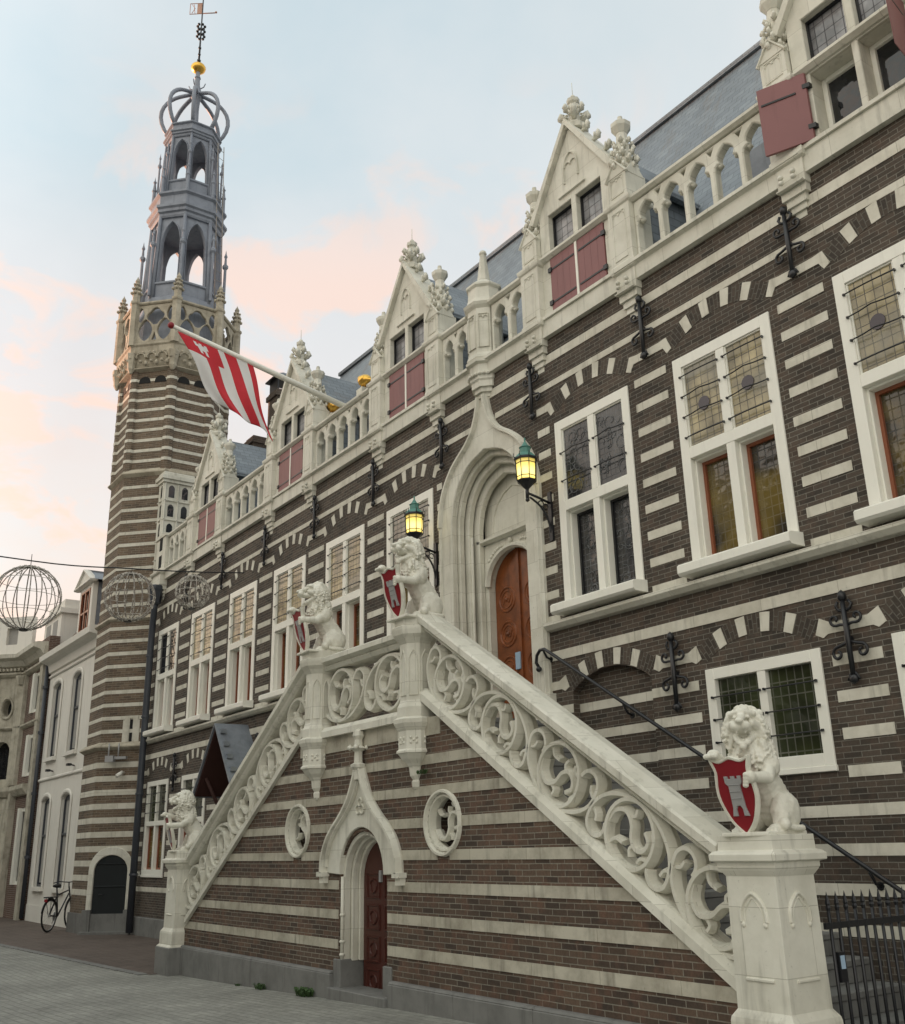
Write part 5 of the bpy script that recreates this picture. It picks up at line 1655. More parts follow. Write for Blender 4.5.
# open crown of eight ribs
b = MB()
for fi in range(8):
    ac = R(22.5+45*fi); pts = []
    for i in range(15):
        t = i/14
        rad = [.72, .86, .95, .99, .98, .93, .84, .73, .61, .49, .38, .29, .21, .14, .09][i]
        z = [22.10, 22.30, 22.52, 22.74, 22.94, 23.12, 23.28, 23.41, 23.51, 23.58, 23.63, 23.67, 23.70, 23.73, 23.80][i]
        pts.append((TC[0]+rad*math.cos(ac), TC[1]+rad*math.sin(ac), z))
    b.tube(pts, .062, 6)
b.lathe([(.13, 22.1), (.11, 23.2), (.13, 23.55), (.17, 23.65), (.15, 23.85), (.09, 24.1), (.08, 24.35), (.10, 24.37), (.07, 24.45), (.065, 24.62)], TC[0], TC[1], 8)
for k in range(4):
    a = PI/4+k*PI/2
    b.tube([(TC[0]+.10*math.cos(a), TC[1]+.10*math.sin(a), 23.95), (TC[0]+.22*math.cos(a), TC[1]+.22*math.sin(a), 24.0), (TC[0]+.27*math.cos(a), TC[1]+.27*math.sin(a), 24.12)], .018, 5)
b.build('open_crown', M['lead'], tw)
b = MB(); b.lathe([(.06, -.16), (.14, -.12), (.21, -.05), (.23, .03), (.20, .09), (.12, .13), (.05, .15)], TC[0], TC[1], 14, z0=24.75, smooth=True); b.build('gilded_ball', M['gold'], tw)
b = MB()
b.tube([(TC[0], TC[1], 24.85), (TC[0], TC[1], 26.0), (TC[0], TC[1], 28.0)], [.035, .025, .018], 6)
for z, r_ in ((25.05, .07), (25.3, .05), (25.55, .055)): b.ball((TC[0], TC[1], z), r_, sub=1)
for z in (26.0, 26.2, 26.4):
    for k in range(6): b.ball((TC[0]+.11*math.cos(k*1.05), TC[1]+.11*math.sin(k*1.05), z), .05, sub=1)
vdir = Vector((.60, .80, 0)).normalized()
pc_ = Vector((TC[0], TC[1], 27.05))
sp = b.build('spire_rod', M['iron'], tw)
b = MB()
b.tube([pc_-vdir*.05-Vector((0, 0, .12)), pc_+vdir*.42-Vector((0, 0, .12))], .018, 5); b.ball(pc_+vdir*.44-Vector((0, 0, .10)), .04, sub=1)
Fv = frame(pc_.x, pc_.y, -vdir.x, -vdir.y, 27.0)
b.rib(rect(.02, .40, -.08, .34), .03, .025, Fv, .012, closed=True)
b.plate(rect(.03, .17, -.07, .33), [], .012, Fv, .006); b.rib([(.24, -.05), (.28, .30)], .02, .02, Fv, .01); b.rib([(.34, -.05), (.24, .15), (.34, .30)], .02, .02, Fv, .01)
b.build('weather_vane', M['copper'], sp)
# ladder on the back of the lantern
b = MB()
la = R(22.5+45*0)
def lp(z, q, ex=.16):
    r_ = 1.12-(z-16)*.045
    return (TC[0]+r_*math.cos(la)-q*math.sin(la), TC[1]+r_*math.sin(la)+q*math.cos(la)+.25, z)
for q in (-.12, .12): b.tube([lp(15.9, q), lp(21.6, q)], .014, 5)
for k in range(19): b.tube([lp(16.0+.3*k, -.12), lp(16.0+.3*k, .12)], .009, 4)
b.build('ladder', M['wire'], tw)
# stone stair bay clasping the angle between tower and hall
b = MB()
bx0, bx1, by0, by1 = -23.62, -23.06, -.06, .66
def bring(g, z0, z1): b.box(bx0-g, bx1+g, by0-g, by1+g, z0, z1)
bring(-.16, 7.25, 7.5); bring(-.08, 7.5, 7.75); bring(.03, 7.75, 7.95); bring(0, 7.95, 10.42); bring(.05, 10.42, 10.5); bring(.09, 10.5, 10.6); bring(.03, 10.6, 10.7)
FE = frame(bx1, (by0+by1)/2, 0, 1); FS = frame((bx0+bx1)/2, by0, 1, 0)
for FF, hw_ in ((FE, .36), (FS, .28)):
    for q in (-hw_+.03, 0, hw_-.03): b.rib([(q, 8.0), (q, 10.4)], .05, .05, FF, .03)
    for z in (8.45, 8.95, 9.45, 9.95): b.rib([(-hw_, z), (hw_, z)], .05, .05, FF, .03)
bay = b.build('stair_bay', M['stone'], tw)
for FF, qs in ((FE, (-.17, .17)), (FS, (-.13, .13))):
    for q in qs:
        for z in (8.06, 8.54, 9.04, 9.54, 10.04):
            b = MB(); b.plate(lancet(.075, z, z+.24, z+.32, q), [], .02, FF, .006); b.build('stair_light', M['gl_plain'], bay)
# slit window, ledge lamps, camera
b = MB(); a = R(-45); ap = 1.2071*S1; F = frame(TC[0]+ap*math.cos(a), TC[1]+ap*math.sin(a), -math.sin(a), math.cos(a))
b.plate([(-.02, 4.05), (.40, 4.05), (.40, 4.62), (.36, 4.62), (.36, 4.72), (.02, 4.72), (.02, 4.62), (-.02, 4.62)], [rect(.15, .23, 4.12, 4.66)], .05, F, .025, .004)
sw = b.build('slit_window', M['band'], tw)
b = MB(); b.plate(rect(.14, .24, 4.11, 4.67), [], .01, F, .004); b.build('slit_opening', M['dark'], sw)
F = frame(TC[0]+1.2071*S1*1.03*math.cos(a), TC[1]+1.2071*S1*1.03*math.sin(a), -math.sin(a), math.cos(a))
b = MB()
for q in (-.22, .02): b.tube([F(q, .02, 3.78), F(q, .16, 3.78), F(q, .16, 4.08)], .018, 5)
b.box(-.26, .22, -.18, -.10, 3.72, 3.78, 0, lambda q, o, z: F(q, -o, z)); b.box(-.26, -.06, -.24, -.12, 3.66, 3.80, 0, lambda q, o, z: F(q, -o, z))
b.build('floodlight', M['silver'], tw)
b = MB(); b.tube([F(.12, .0, 3.42), F(.12, .12, 3.40)], .03, 6); b.tube([F(.12, .10, 3.42), F(.10, .28, 3.34)], .05, 8); b.build('security_camera', M['white'], tw)
# tower doorway in the angle face
F = frame(TC[0]+1.2071*S1*1.03*math.cos(a), TC[1]+1.2071*S1*1.03*math.sin(a), -math.sin(a), math.cos(a))
def dd(wd, z0_, zs, rise): return [(-wd, z0_), (wd, z0_), (wd, zs)]+[(wd*math.cos(R(q)), zs+rise*math.sin(R(q))) for q in range(10, 180, 10)]+[(-wd, zs)]
b = MB()
b.plate(dd(.53, .50, 1.32, .50)[1:]+[(-.53, .50)]+list(reversed(dd(.40, .50, 1.30, .34)[1:]+[(-.40, .50)])), [], .30, F, .05, .012)
dw = b.build('tower_doorway', M['stone'], tw)
b = MB()
for s in (-1, 1): b.box(-.10, .10, -.085, .2, 0, .50, 0, lambda q, o, z, s=s: F(s*.49+q, -o, z))
b.box(-.6, .6, -.16, .1, 0, .06, 0, lambda q, o, z: F(q, -o, z)); b.build('door_plinth', M['blue'], tw, bevel=.006)
b = MB(); b.plate(dd(.405, .06, 1.30, .345), [], .03, F, .012)
for z in (.38, .98): b.rib([(-.38, z), (.38, z)], .03, .03, F, .03)
b.rib([(-.38, 1.45), (.38, 1.45)], .02, .03, F, .03)
dt = b.build('tower_door', M['door_dark'], tw)
b = MB(); b.tube([F(-.22, .03, .82), F(-.22, .08, .82), F(-.10, .08, .82)], .012, 5); b.build('door_handle', M['iron'], dt)
b = MB(); ring(b, octpts(S1*1.03), -.1, .42, 0, .03); b.build('tower_plinth', M['blue'], tw)

# ------------------------------------------------------------------ white stuccoed house beyond the tower
wh = thing('white_house', (-28.4, -.5, 0), 'narrow white stuccoed house with tall sash windows and a pedimented roof dormer', 'house')
HF = wall(0, -.5)
def segwin(cx, wd, z0, z1, rise=.12): return [(cx-wd, z0), (cx+wd, z0), (cx+wd, z1)]+[(cx+wd*math.cos(R(q)), z1+rise*math.sin(R(q))) for q in range(15, 180, 15)]+[(cx-wd, z1)]
HW = [(-29.68, 4.25, 6.20), (-27.66, 4.25, 6.20), (-29.68, .88, 3.05), (-27.66, .88, 3.05)]
b = MB()
b.plate(rect(-30.72, -25.7, -.1, 7.2), [segwin(x, .42, z0, z1) for x, z0, z1 in HW], .2, HF, 0)
b.box(-30.72, -25.7, -.2, 6.5, 0, 7.2) if False else None
b.box(-30.72, -25.9, 5.6, 5.9, 0, 7.2); b.box(-30.72, -30.5, -.19, 5.6, 0, 7.2)
for z in (3.68, 6.62): b.rib([(-30.72, z), (-25.7, z)], .09, .06, HF, .05)
b.box(-30.72, -25.7, -.515, -.48, .0, .42)
for x, z0, z1 in HW:
    k = [(x-.50, z0), (x-.50, z1)]+[(x+.50*math.cos(R(q)), z1+.20*math.sin(R(q))) for q in range(165, 0, -15)]+[(x+.50, z1), (x+.50, z0)]
    b.rib(k, .12, .05, HF, .045); b.box(x-.54, x+.54, -.60, -.48, z0-.10, z0)
b.build('front_wall', M['plaster'], wh)
for x, z0, z1 in HW:
    f = MB(); xx0, xx1 = x-.42, x+.42; zm = z0+(z1-z0)*.60
    F = wall(0, -.5)
    for a_, b_, c_, d_ in ((xx0, xx0+.05, z0, z1), (xx1-.05, xx1, z0, z1), (xx0, xx1, z0, z0+.06), (xx0, xx1, zm-.03, zm+.03)): f.box(a_, b_, -.44, -.38, c_, d_)
    f.plate(segwin(x, .42, z1-.02, z1), [], .05, F, -.08)
    wo = f.build('window', M['pipe'], wh)
    f = MB(); pane(f, xx0, xx1, z0, z1+.1, -.395, 0, x); f.build('pane', M['gl_plain'], wo)
    f = MB(); pane(f, xx0+.06, x-.10, z0+.1, z1, -.40, 0, x); pane(f, x+.12, xx1-.06, z0+.1, z1, -.40, 0, x); f.build('curtain', M['curtain'], wo)
b = MB()
prof = [(.0, 6.72), (.06, 6.74), (.10, 6.95), (.20, 7.02), (.34, 7.05), (.36, 7.20), (.30, 7.24), (-.1, 7.24)]
b.loft([[HF(x, o, z) for o, z in prof] for x in (-30.80, -25.7)])
b.build('cornice', M['plaster'], wh)
b = MB()
b.add([(-30.8, -.55, 7.24), (-25.7, -.55, 7.24), (-25.7, 1.9, 10.2), (-30.8, 1.9, 10.2)], [(0, 1, 2, 3)])
b.add([(-30.8, 4.6, 7.24), (-25.7, 4.6, 7.24), (-25.7, 1.9, 10.2), (-30.8, 1.9, 10.2)], [(3, 2, 1, 0)])
b.build('tiled_roof', M['brick_brown'], wh)
dx = -27.75
b = MB()
b.plate(rect(dx-.62, dx+.62, 7.30, 8.75), [rect(dx-.42, dx+.42, 7.45, 8.60)], .14, HF, -.02, .006)
b.prism([(dx-.80, 8.75), (dx+.80, 8.75), (dx, 9.15)], -.10, .06, HF); b.rib([(dx-.82, 8.74), (dx, 9.18), (dx+.82, 8.74)], .07, .2, HF, .12); b.rib([(dx-.8, 8.76), (dx+.8, 8.76)], .07, .2, HF, .12)
dr = b.build('roof_dormer', M['plaster'], wh)
b = MB(); b.box(dx-.60, dx-.50, -.35, 1.7, 7.3, 8.74); b.box(dx+.50, dx+.60, -.35, 1.7, 7.3, 8.74); b.loft([[(x, -.5, 8.78), (x, 1.8, 8.78), (x, 1.8, 9.2), (x, -.5, 9.2)] for x in (dx-.03, dx+.03)])
for s in (-1, 1): b.add([(dx, -.5, 9.17), (dx, 1.9, 9.17), (dx+s*.85, 1.9, 8.76), (dx+s*.85, -.5, 8.76)], [(0, 1, 2, 3)])
b.build('dormer_cheek', M['leadsheet'], dr)
b = MB(); pane(b, dx-.42, dx+.42, 7.45, 8.6, -.44, 0, 2); b.build('dormer_pane', M['gl_plain'], dr)
b = MB(); frame_box(b, dx-.42, dx+.42, 7.45, 8.6, .06, -.50, -.45); b.box(dx-.03, dx+.03, -.50, -.45, 7.5, 8.55); b.box(dx-.38, dx+.38, -.495, -.452, 7.95, 8.0); b.build('dormer_frame', M['casement'], dr)
for x in (-29.3, -27.2):
    b = MB(); b.tube([(x, -.5, 3.85), (x, -.62, 3.88)], .018, 6); b.box(x-.08, x+.08, -.70, -.60, 3.84, 3.90)
    b.build('wall_lamp', M['iron'], wh)
b = MB(); b.tube([(-30.78, -.60, .05), (-30.78, -.60, 7.1)], .055, 8)
for z in (1.6, 3.3, 5.0, 6.3): b.lathe([(.08, 0), (.08, .08)], -30.78, -.6, 8, z0=z)
b.build('downpipe', M['pipe'], wh)

# ------------------------------------------------------------------ old corner house with classical stone bay
ch = thing('corner_house', (-32, -.6, 0), 'old brown brick corner house with sandstone bay and white attic at far left', 'house')
CF = wall(0, -.6)
CX = -33.25
b = MB()
cw = [(-32.10, 1.05, 3.1, .34), (-32.10, 4.3, 4.95, .34), (-32.15, 5.7, 7.1, .30)]
b.plate(rect(CX, -30.86, -.1, 7.9), [rect(x-ww, x+ww, z0, z1) for x, z0, z1, ww in [(-31.9, .9, 3.0, .42), (-31.9, 3.9, 5.1, .38), (-31.9, 5.75, 6.95, .38)]], .3, CF, 0)
b.box(CX+.05, -30.86, -.29, 8.0, 0, 7.9) if False else None
b.build('side_wall', M['brick_brown'], ch)
for (x, z0, z1, ww) in [(-31.9, .9, 3.0, .42), (-31.9, 3.9, 5.1, .38), (-31.9, 5.75, 6.95, .38)]:
    f = MB(); frame_box(f, x-ww, x+ww, z0, z1, .10, -.58, -.44); f.box(x-ww, x-ww+.25, -.66, -.55, z0, z1)
    wo = f.build('window', M['white'], ch)
    f = MB(); pane(f, x-ww, x+ww, z0, z1, -.46, 0, x); f.build('pane', M['gl_plain'], wo)
b = MB()
for x in (-30.98, -31.15): b.box(x-.07, x+.07, -.70, -.55, 0, 7.6)
b.box(CX-.05, CX+.28, -.78, -.55, 0, 3.5); b.box(CX, CX+.22, -.72, -.55, 3.7, 7.2)
# bay set at forty five degrees
bx, by = CX, -.60
BF = frame(bx-3.2/math.sqrt(2), by-3.2/math.sqrt(2), 1, 1)   # a runs towards the corner, 0..3.2
L_ = 3.2
oval = [(2.62+.15*math.cos(R(q)), 6.05+.26*math.sin(R(q))) for q in range(0, 360, 20)]
archw = [(2.30, 3.9), (2.86, 3.9), (2.86, 4.75)]+[(2.58+.28*math.cos(R(q)), 4.75+.28*math.sin(R(q))) for q in range(20, 180, 20)]+[(2.30, 4.75)]
b.plate(rect(0, L_, -.1, 7.6), [oval, archw, rect(1.0, 1.7, 3.9, 5.2), rect(2.2, 2.8, .9, 2.9), rect(1.0, 1.7, .9, 2.9)], .3, BF, 0)
b.rib([(2.62+.20*math.cos(R(q)), 6.05+.32*math.sin(R(q))) for q in range(0, 360, 15)], .08, .06, BF, .05, closed=True)
for q in (3.08, 2.02, .5):
    b.box(q-.12, q+.12, -.12, .02, 3.7, 6.85, 0, lambda a_, o, z: BF(a_, -o, z)); b.lathe([(.12, 0), (.16, .1), (.2, .22), (.2, .28)], *BF(q, .08, 0)[:2], 8, z0=6.75)
    b.box(q-.16, q+.16, -.16, .02, 0, 3.3, 0, lambda a_, o, z: BF(a_, -o, z))
for z, h_, o_ in ((3.35, .3, .22), (5.35, .12, .12), (7.0, .14, .16)):
    b.loft([[BF(a_, o, zz) for o, zz in ((0, z), (o_*.5, z+.02), (o_, z+h_*.6), (o_, z+h_), (0, z+h_))] for a_ in (-.2, L_+.1)])
    b.loft([[CF(x, o, zz) for o, zz in ((0, z), (o_*.5, z+.02), (o_, z+h_*.6), (o_, z+h_), (0, z+h_))] for x in (CX, -30.86 if z > 5 else -31.3)])
for k in range(24): b.box(.15+.13*k-.035, .15+.13*k+.035, -.22, .0, 7.18, 7.26, 0, lambda a_, o, z: BF(a_, -o, z))
# crowning cornice and white attic
b.build('stone_dressing', M['band_old'], ch)
b = MB()
pf = ((0, 7.3), (.10, 7.34), (.22, 7.5), (.42, 7.56), (.44, 7.68), (.30, 7.72), (-.2, 7.75), (-.2, 7.3))
b.loft([[BF(a_, o, zz) for o, zz in pf] for a_ in (-.3, L_+.16)])
b.loft([[CF(x, o, zz) for o, zz in pf] for x in (CX-.2, -30.95)])
b.build('main_cornice', M['band'], ch)
b = MB()
b.plate(rect(.0, L_-.1, 7.7, 9.0), [rect(.4+.9*k, .8+.9*k, 8.1, 8.65) for k in range(3)], .2, BF, -.15)
b.box(-33.2, -31.2, -.25, .6, 7.7, 8.75); b.box(-33.3, -31.1, -.33, .68, 8.7, 8.85)
b.box(-33.15, -31.25, -.18, .5, 8.85, 9.15)
b.box(-34.5, -31.0, .8, 5, 0, 8.5)
at = b.build('attic', M['plaster'], ch)
for q in (-32.9, -32.1):
    b = MB(); b.box(q, q+.5, -.262, -.24, 7.95, 8.55); b.build('attic_window', M['curtain'], at)
for k in range(3):
    b = MB(); b.plate(rect(.38+.9*k, .82+.9*k, 8.08, 8.67), [], .02, BF, -.28); b.build('attic_window', M['curtain'], at)
b = MB()
b.plate(rect(.02, L_-.02, 0, 7.4), [], .02, BF, -.28); b.build('bay_glass', M['gl_plain'], ch)
b = MB(); b.box(-33.2, -30.95, -.40, -.36, 0, 7.7); b.build('inner_glass', M['dark'], ch)
# next house of the row, beyond the bay
nh = thing('end_house', (-38, -3, 0), 'plain brick house closing the street at the far left edge', 'house')
b = MB(); ws = []
b.plate(rect(-44, -35.5, -.1, 6.0), [rect(-43+2*i, -42+2*i, z, z+1.7) for i in range(4) for z in (1, 3.8)], .3, wall(0, -2.85))
b.box(-44, -43.8, -2.55, 4, 0, 6.0); b.build('front_wall', M['brick_brown'], nh)
b = MB(); b.add([(-44.1, -3.0, 6.0), (-35.4, -3.0, 6.0), (-35.4, .6, 7.6), (-44.1, .6, 7.6)], [(0, 1, 2, 3)]); b.add([(-44.1, 4.2, 6.0), (-35.4, 4.2, 6.0), (-35.4, .6, 7.6), (-44.1, .6, 7.6)], [(3, 2, 1, 0)]); b.build('roof', M['slate'], nh)
b = MB(); b.box(-43.7, -35.6, -2.75, -2.7, .1, 5.9); b.build('pane', M['gl_plain'], nh)

# ------------------------------------------------------------------ flagpole and flag
fp = thing('flagpole', (-13.9, .2, 8.7), 'white flagpole jutting out from the roof gallery over the street', 'flagpole')
A0 = Vector((-13.9, .35, 8.84)); A1 = Vector((-13.9, -3.12, 9.55))
b = MB(); b.tube([A0, A0.lerp(A1, .5), A1], [.055, .048, .036], 8); b.build('pole', M['white'], fp)
b = MB(); b.ball(A1+(A1-A0).normalized()*.04, .055, sub=2); b.build('pole_knob', M['red'], fp)
b = MB(); b.tube([(-13.9, .30, 7.9), (-13.9, .30, 8.95)], .04, 6); b.box(-14.0, -13.8, .22, .38, 8.78, 8.92); b.build('pole_socket', M['iron'], fp)
NU, NV = 60, 42
def flagpt(u, v):
    """u along the pole (0 = tip), v down the cloth"""
    base = A1.lerp(A0, .02+.375*u); base = Vector(base)
    drop = 1.10*(v)
    # cloth blown towards the left of the hall and hanging
    x = base.x + .05*math.sin(u*7+v*5)*v + .04*math.sin(u*13-v*3)*v
    y = base.y + v*( .72 -.30*u) + .05*math.sin(v*6+u*2)*v
    z = base.z-.045 - drop*(.92+.14*u**1.5) + .05*math.sin(u*9+1)*v
    return Vector((x-.10*v, y, z))
flag = thing('flag', (-13.9, -2.4, 8.8), 'red and white striped town flag with a small white tower, hanging from the pole', 'flag')
edges = [0, .25, .44, .60, .76, .92, 1.0]
b = MB(); vs = []; fs = []; ms = []
for i in range(NU+1):
    for j in range(NV+1): vs.append(flagpt(i/NU, j/NV))
for i in range(NU):
    for j in range(NV):
        u = (i+.5)/NU; v = (j+.5)/NV
        k = sum(1 for e in edges[1:-1] if u >= e)
        m_ = k % 2       # 0 white,1 red
        if v < .26 and u < .52: m_ = 1
        a = i*(NV+1)+j
        b.add([vs[a], vs[a+NV+1], vs[a+NV+2], vs[a+1]], [(0, 1, 2, 3)], m_, True)
fo = b.build('cloth', [M['flag_white'], M['flag_red']], flag)
sd = fo.modifiers.new('w', 'WELD'); sd.merge_threshold = .0005
so = fo.modifiers.new('s', 'SOLIDIFY'); so.thickness = .006
tower2 = [(.20, .21), (.20, .12), (.17, .12), (.17, .05), (.21, .05), (.21, .075), (.24, .075), (.24, .05), (.28, .05), (.28, .075), (.31, .075), (.31, .05), (.35, .05), (.35, .12), (.32, .12), (.32, .21), (.28, .21), (.28, .16), (.24, .16), (.24, .21)]
for sd_ in (-1, 1):
    b = MB(); P2 = []
    nseg = len(tower2)
    # split the emblem in quads so that it follows the cloth
    for (u0, u1, v0, v1) in ((.17, .35, .075, .12), (.17, .21, .05, .075), (.24, .28, .05, .075), (.31, .35, .05, .075), (.20, .32, .12, .16), (.20, .24, .16, .21), (.28, .32, .16, .21)):
        o_ = Vector((sd_*.008, 0, 0)); n_ = 4
        for i in range(n_):
            a0, a1 = u0+(u1-u0)*i/n_, u0+(u1-u0)*(i+1)/n_
            b.add([flagpt(a0, v0)+o_, flagpt(a1, v0)+o_, flagpt(a1, v1)+o_, flagpt(a0, v1)+o_], [(0, 1, 2, 3)], 0, True)
    b.build('tower_emblem', M['flag_white'], fo)

# ------------------------------------------------------------------ gilded birds behind the gallery
def bird(x, y, z, s, face, label):
    r_ = thing('gilded_bird', (x, y, z), label, 'statue', 'gilded birds on the roof gallery')
    b = MB(); f = face; zz0 = z
    for i in range(6):
        t = i/5; b.ball((x+f*(-.16+.26*t), y, z+.20+.06*t), s*(.11+.05*math.sin(t*PI)), sub=2)
    b.ball((x+f*.17, y, z+.36), .085, sub=2); b.ball((x+f*.14, y, z+.29), .08, sub=2)
    b.tube([(x+f*.22, y, z+.37), (x+f*.31, y, z+.34)], [.035, .004], 6)
    b.tube([(x-f*.15, y, z+.20), (x-f*.34, y, z+.13)], [.09, .03], 6)
    for s_ in (-1, 1):
        b.ball((x-f*.03, y+s_*.11, z+.24), .15, sub=2, sy=.35, sz=.65); b.tube([(x+f*.02, y+s_*.05, z+.12), (x+f*.03, y+s_*.05, z)], .022, 5)
    b.v = [(x+(p[0]-x)*.72, y+(p[1]-y)*.72, z+(p[2]-z)*.72) for p in b.v]; b.build('body', M['gold'], r_)
    b = MB(); b.box(x-.1, x+.1, y-.1, y+.1, z-.45, z); b.build('pedestal', M['stone'], r_)
bird(-13.80, .30, 9.28, 1.0, -1, 'gilded bird right of the flagpole foot, behind the roof gallery')
bird(-14.93, .30, 9.22, 1.0, -1, 'gilded bird left of the flagpole foot, against a gable pier')

# ------------------------------------------------------------------ wire balls strung over the street
CXB = -18.0
cab = MB()
cp = [(CXB, 0, 6.9), (CXB, -1.03, 6.78), (CXB, -2.22, 6.68), (CXB, -4.0, 6.58), (CXB, -7.5, 6.75), (CXB, -13.5, 7.6)]
cab.tube(smoothpts(cp, 6), .012, 4)
tag(cab.build('suspension_cable', M['iron'], None), 'thin cable stretched across the street carrying the wire balls', 'cable')
def wire_ball(y, z, r, lab, n=9):
    t_ = thing('wire_ball', (CXB, y, z), lab, 'light ball', 'wire light balls over the street')
    b = MB()
    for k in range(n):
        a = PI*k/n+.2
        b.tube([(CXB+r*math.sin(R(q))*math.cos(a), y+r*math.sin(R(q))*math.sin(a), z+r*math.cos(R(q))) for q in range(0, 360, 12)], .010, 4, closed=True)
    b.build('meridian_wires', M['wire'], t_)
    b = MB()
    for q in (30, 60, 90, 120, 150):
        b.tube([(CXB+r*math.sin(R(q))*math.cos(R(w_)), y+r*math.sin(R(q))*math.sin(R(w_)), z+r*math.cos(R(q))) for w_ in range(0, 360, 15)], .005, 4, closed=True)
    rr = random.Random(int(r*1000))
    for k in range(240):
        a = PI*rr.randrange(2*n)/n+.2; q = R(rr.uniform(8, 172))
        p_ = Vector((CXB+r*math.sin(q)*math.cos(a), y+r*math.sin(q)*math.sin(a), z+r*math.cos(q)))
        b.box(p_.x-.008, p_.x+.008, p_.y-.008, p_.y+.008, p_.z-.016, p_.z+.016)
    b.build('light_string', M['lights'], t_)
    b = MB(); b.tube([(CXB, y, z+r), (CXB, y, 6.70)], .006, 4); b.lathe([(.05, -.02), (.05, .02)], CXB, y, 8, z0=z+r); b.build('hanger', M['iron'], t_)
    b = MB(); b.lathe([(.07, -.02), (.07, .02)], CXB, y, 8, z0=z-r); b.build('bottom_hub', M['iron'], t_)
wire_ball(-3.99, 5.91, .56, 'large wire light ball hanging against the pink sky at far left')
wire_ball(-2.22, 6.14, .45, 'middle wire light ball hanging in front of the striped tower')
wire_ball(-1.03, 6.38, .32, 'smallest wire light ball hanging before the left hall windows')

# ------------------------------------------------------------------ bicycle leaning by the tower
bk = thing('bicycle', (-25.55, -1.0, 0), 'black city bicycle parked between the white house and the tower door', 'bicycle')
Y0 = -1.0
def wheel(x):
    b = MB(); b.tube([(x+.34*math.cos(R(q)), Y0, .36+.34*math.sin(R(q))) for q in range(0, 360, 12)], .020, 6, closed=True); w_ = b.build('wheel', M['rubber'], bk)
    b = MB(); b.tube([(x+.315*math.cos(R(q)), Y0, .36+.315*math.sin(R(q))) for q in range(0, 360, 12)], .010, 4, closed=True)
    for k in range(14): a = 2*PI*k/14; b.tube([(x, Y0, .36), (x+.31*math.cos(a), Y0, .36+.31*math.sin(a))], .0025, 3)
    b.ball((x, Y0, .36), .03, sub=1); b.build('rim', M['silver'], w_)
    b = MB(); b.tube([(x+.375*math.cos(R(q)), Y0, .36+.375*math.sin(R(q))) for q in range(10, 200, 12)], .016, 4); b.build('mudguard', M['iron'], bk)
wheel(-25.55); wheel(-26.65)
b = MB()
for a_, c_ in (((-25.55, .36), (-25.95, .32)), ((-25.55, .36), (-25.88, .82)), ((-25.95, .32), (-25.80, .95)), ((-25.95, .32), (-26.42, .80)), ((-25.84, .78), (-26.44, .88)), ((-26.65, .36), (-26.40, .95))):
    b.tube([(a_[0], Y0, a_[1]), (c_[0], Y0, c_[1])], .018, 6)
b.build('frame', M['iron'], bk)
b = MB(); b.ball((-25.80, Y0, .99), .09, sub=2, sx=1.5, sz=.45); b.build('saddle', M['rubber'], bk)
b = MB(); b.tube([(-26.40, Y0, .92), (-26.38, Y0, 1.05)], .014, 6); b.tube([(-26.22, Y0-.30, 1.04), (-26.34, Y0-.22, 1.07), (-26.38, Y0, 1.05), (-26.34, Y0+.22, 1.07), (-26.22, Y0+.30, 1.04)], .013, 6); b.build('handlebar', M['iron'], bk)
b = MB(); b.box(-25.78, -25.35, Y0-.07, Y0+.07, .74, .765); b.tube([(-25.45, Y0-.06, .74), (-25.55, Y0-.03, .38)], .008, 4); b.tube([(-25.45, Y0+.06, .74), (-25.55, Y0+.03, .38)], .008, 4); b.build('luggage_carrier', M['iron'], bk)
b = MB(); b.box(-25.35, -25.31, Y0-.03, Y0+.03, .66, .72); b.build('rear_light', M['red'], bk)
b = MB(); b.lathe([(.10, -.01), (.10, .01)], 0, 0, 14); b.v = [(-25.95+x, Y0-.06+z, .32+y) for x, y, z in b.v]; b.tube([(-25.95, Y0-.07, .32), (-25.90, Y0-.09, .17)], .01, 4); b.build('chainring', M['silver'], bk)

bk.location = (-25.42, -1.22, 0); bk.rotation_euler = (0, 0, R(-41))
# ------------------------------------------------------------------ weeds and a fern
def weed(x, y, z, s, n, lab, grp=None, up=1.0, name='weed'):
    rr = random.Random(int(abs(x*100)))
    b = MB()
    for k in range(n):
        a = rr.random()*2*PI; L = s*(.5+.7*rr.random()); px, py = x+rr.uniform(-s, s)*1.1, y+rr.uniform(-.35, .35)*s
        dx_, dy_ = math.cos(a)*L*.6, math.sin(a)*L*.6
        wv = Vector((-dy_, dx_, 0)).normalized()*L*.16
        p0 = Vector((px, py, z)); p1 = p0+Vector((dx_*.5, dy_*.5, L*.7*up)); p2 = p0+Vector((dx_, dy_, L*.6*up))
        b.add([p0, p1-wv, p2, p1+wv], [(0, 1, 2, 3)])
    return tag(b.build(name, M['leaf'], None, origin=(x, y, z)), lab, 'plant', grp)
weed(-10.95, YF-.12, gz(-10.95)-.01, .12, 90, 'largest tuft of weeds at the stair plinth, nearest the cellar door', 'weeds along the stair plinth')
weed(-12.15, YF-.10, gz(-12.1)-.01, .09, 46, 'upright tuft of weeds midway along the stair plinth', 'weeds along the stair plinth')
weed(-12.8, YF-.10, gz(-12.8)-.01, .045, 30, 'tiny patch of weeds furthest left along the stair plinth', 'weeds along the stair plinth')
weed(XS+1.08+.20, YF-.06, 2.34, .07, 46, 'small green fern growing on the corbel under the right landing newel', None, .8, 'fern')
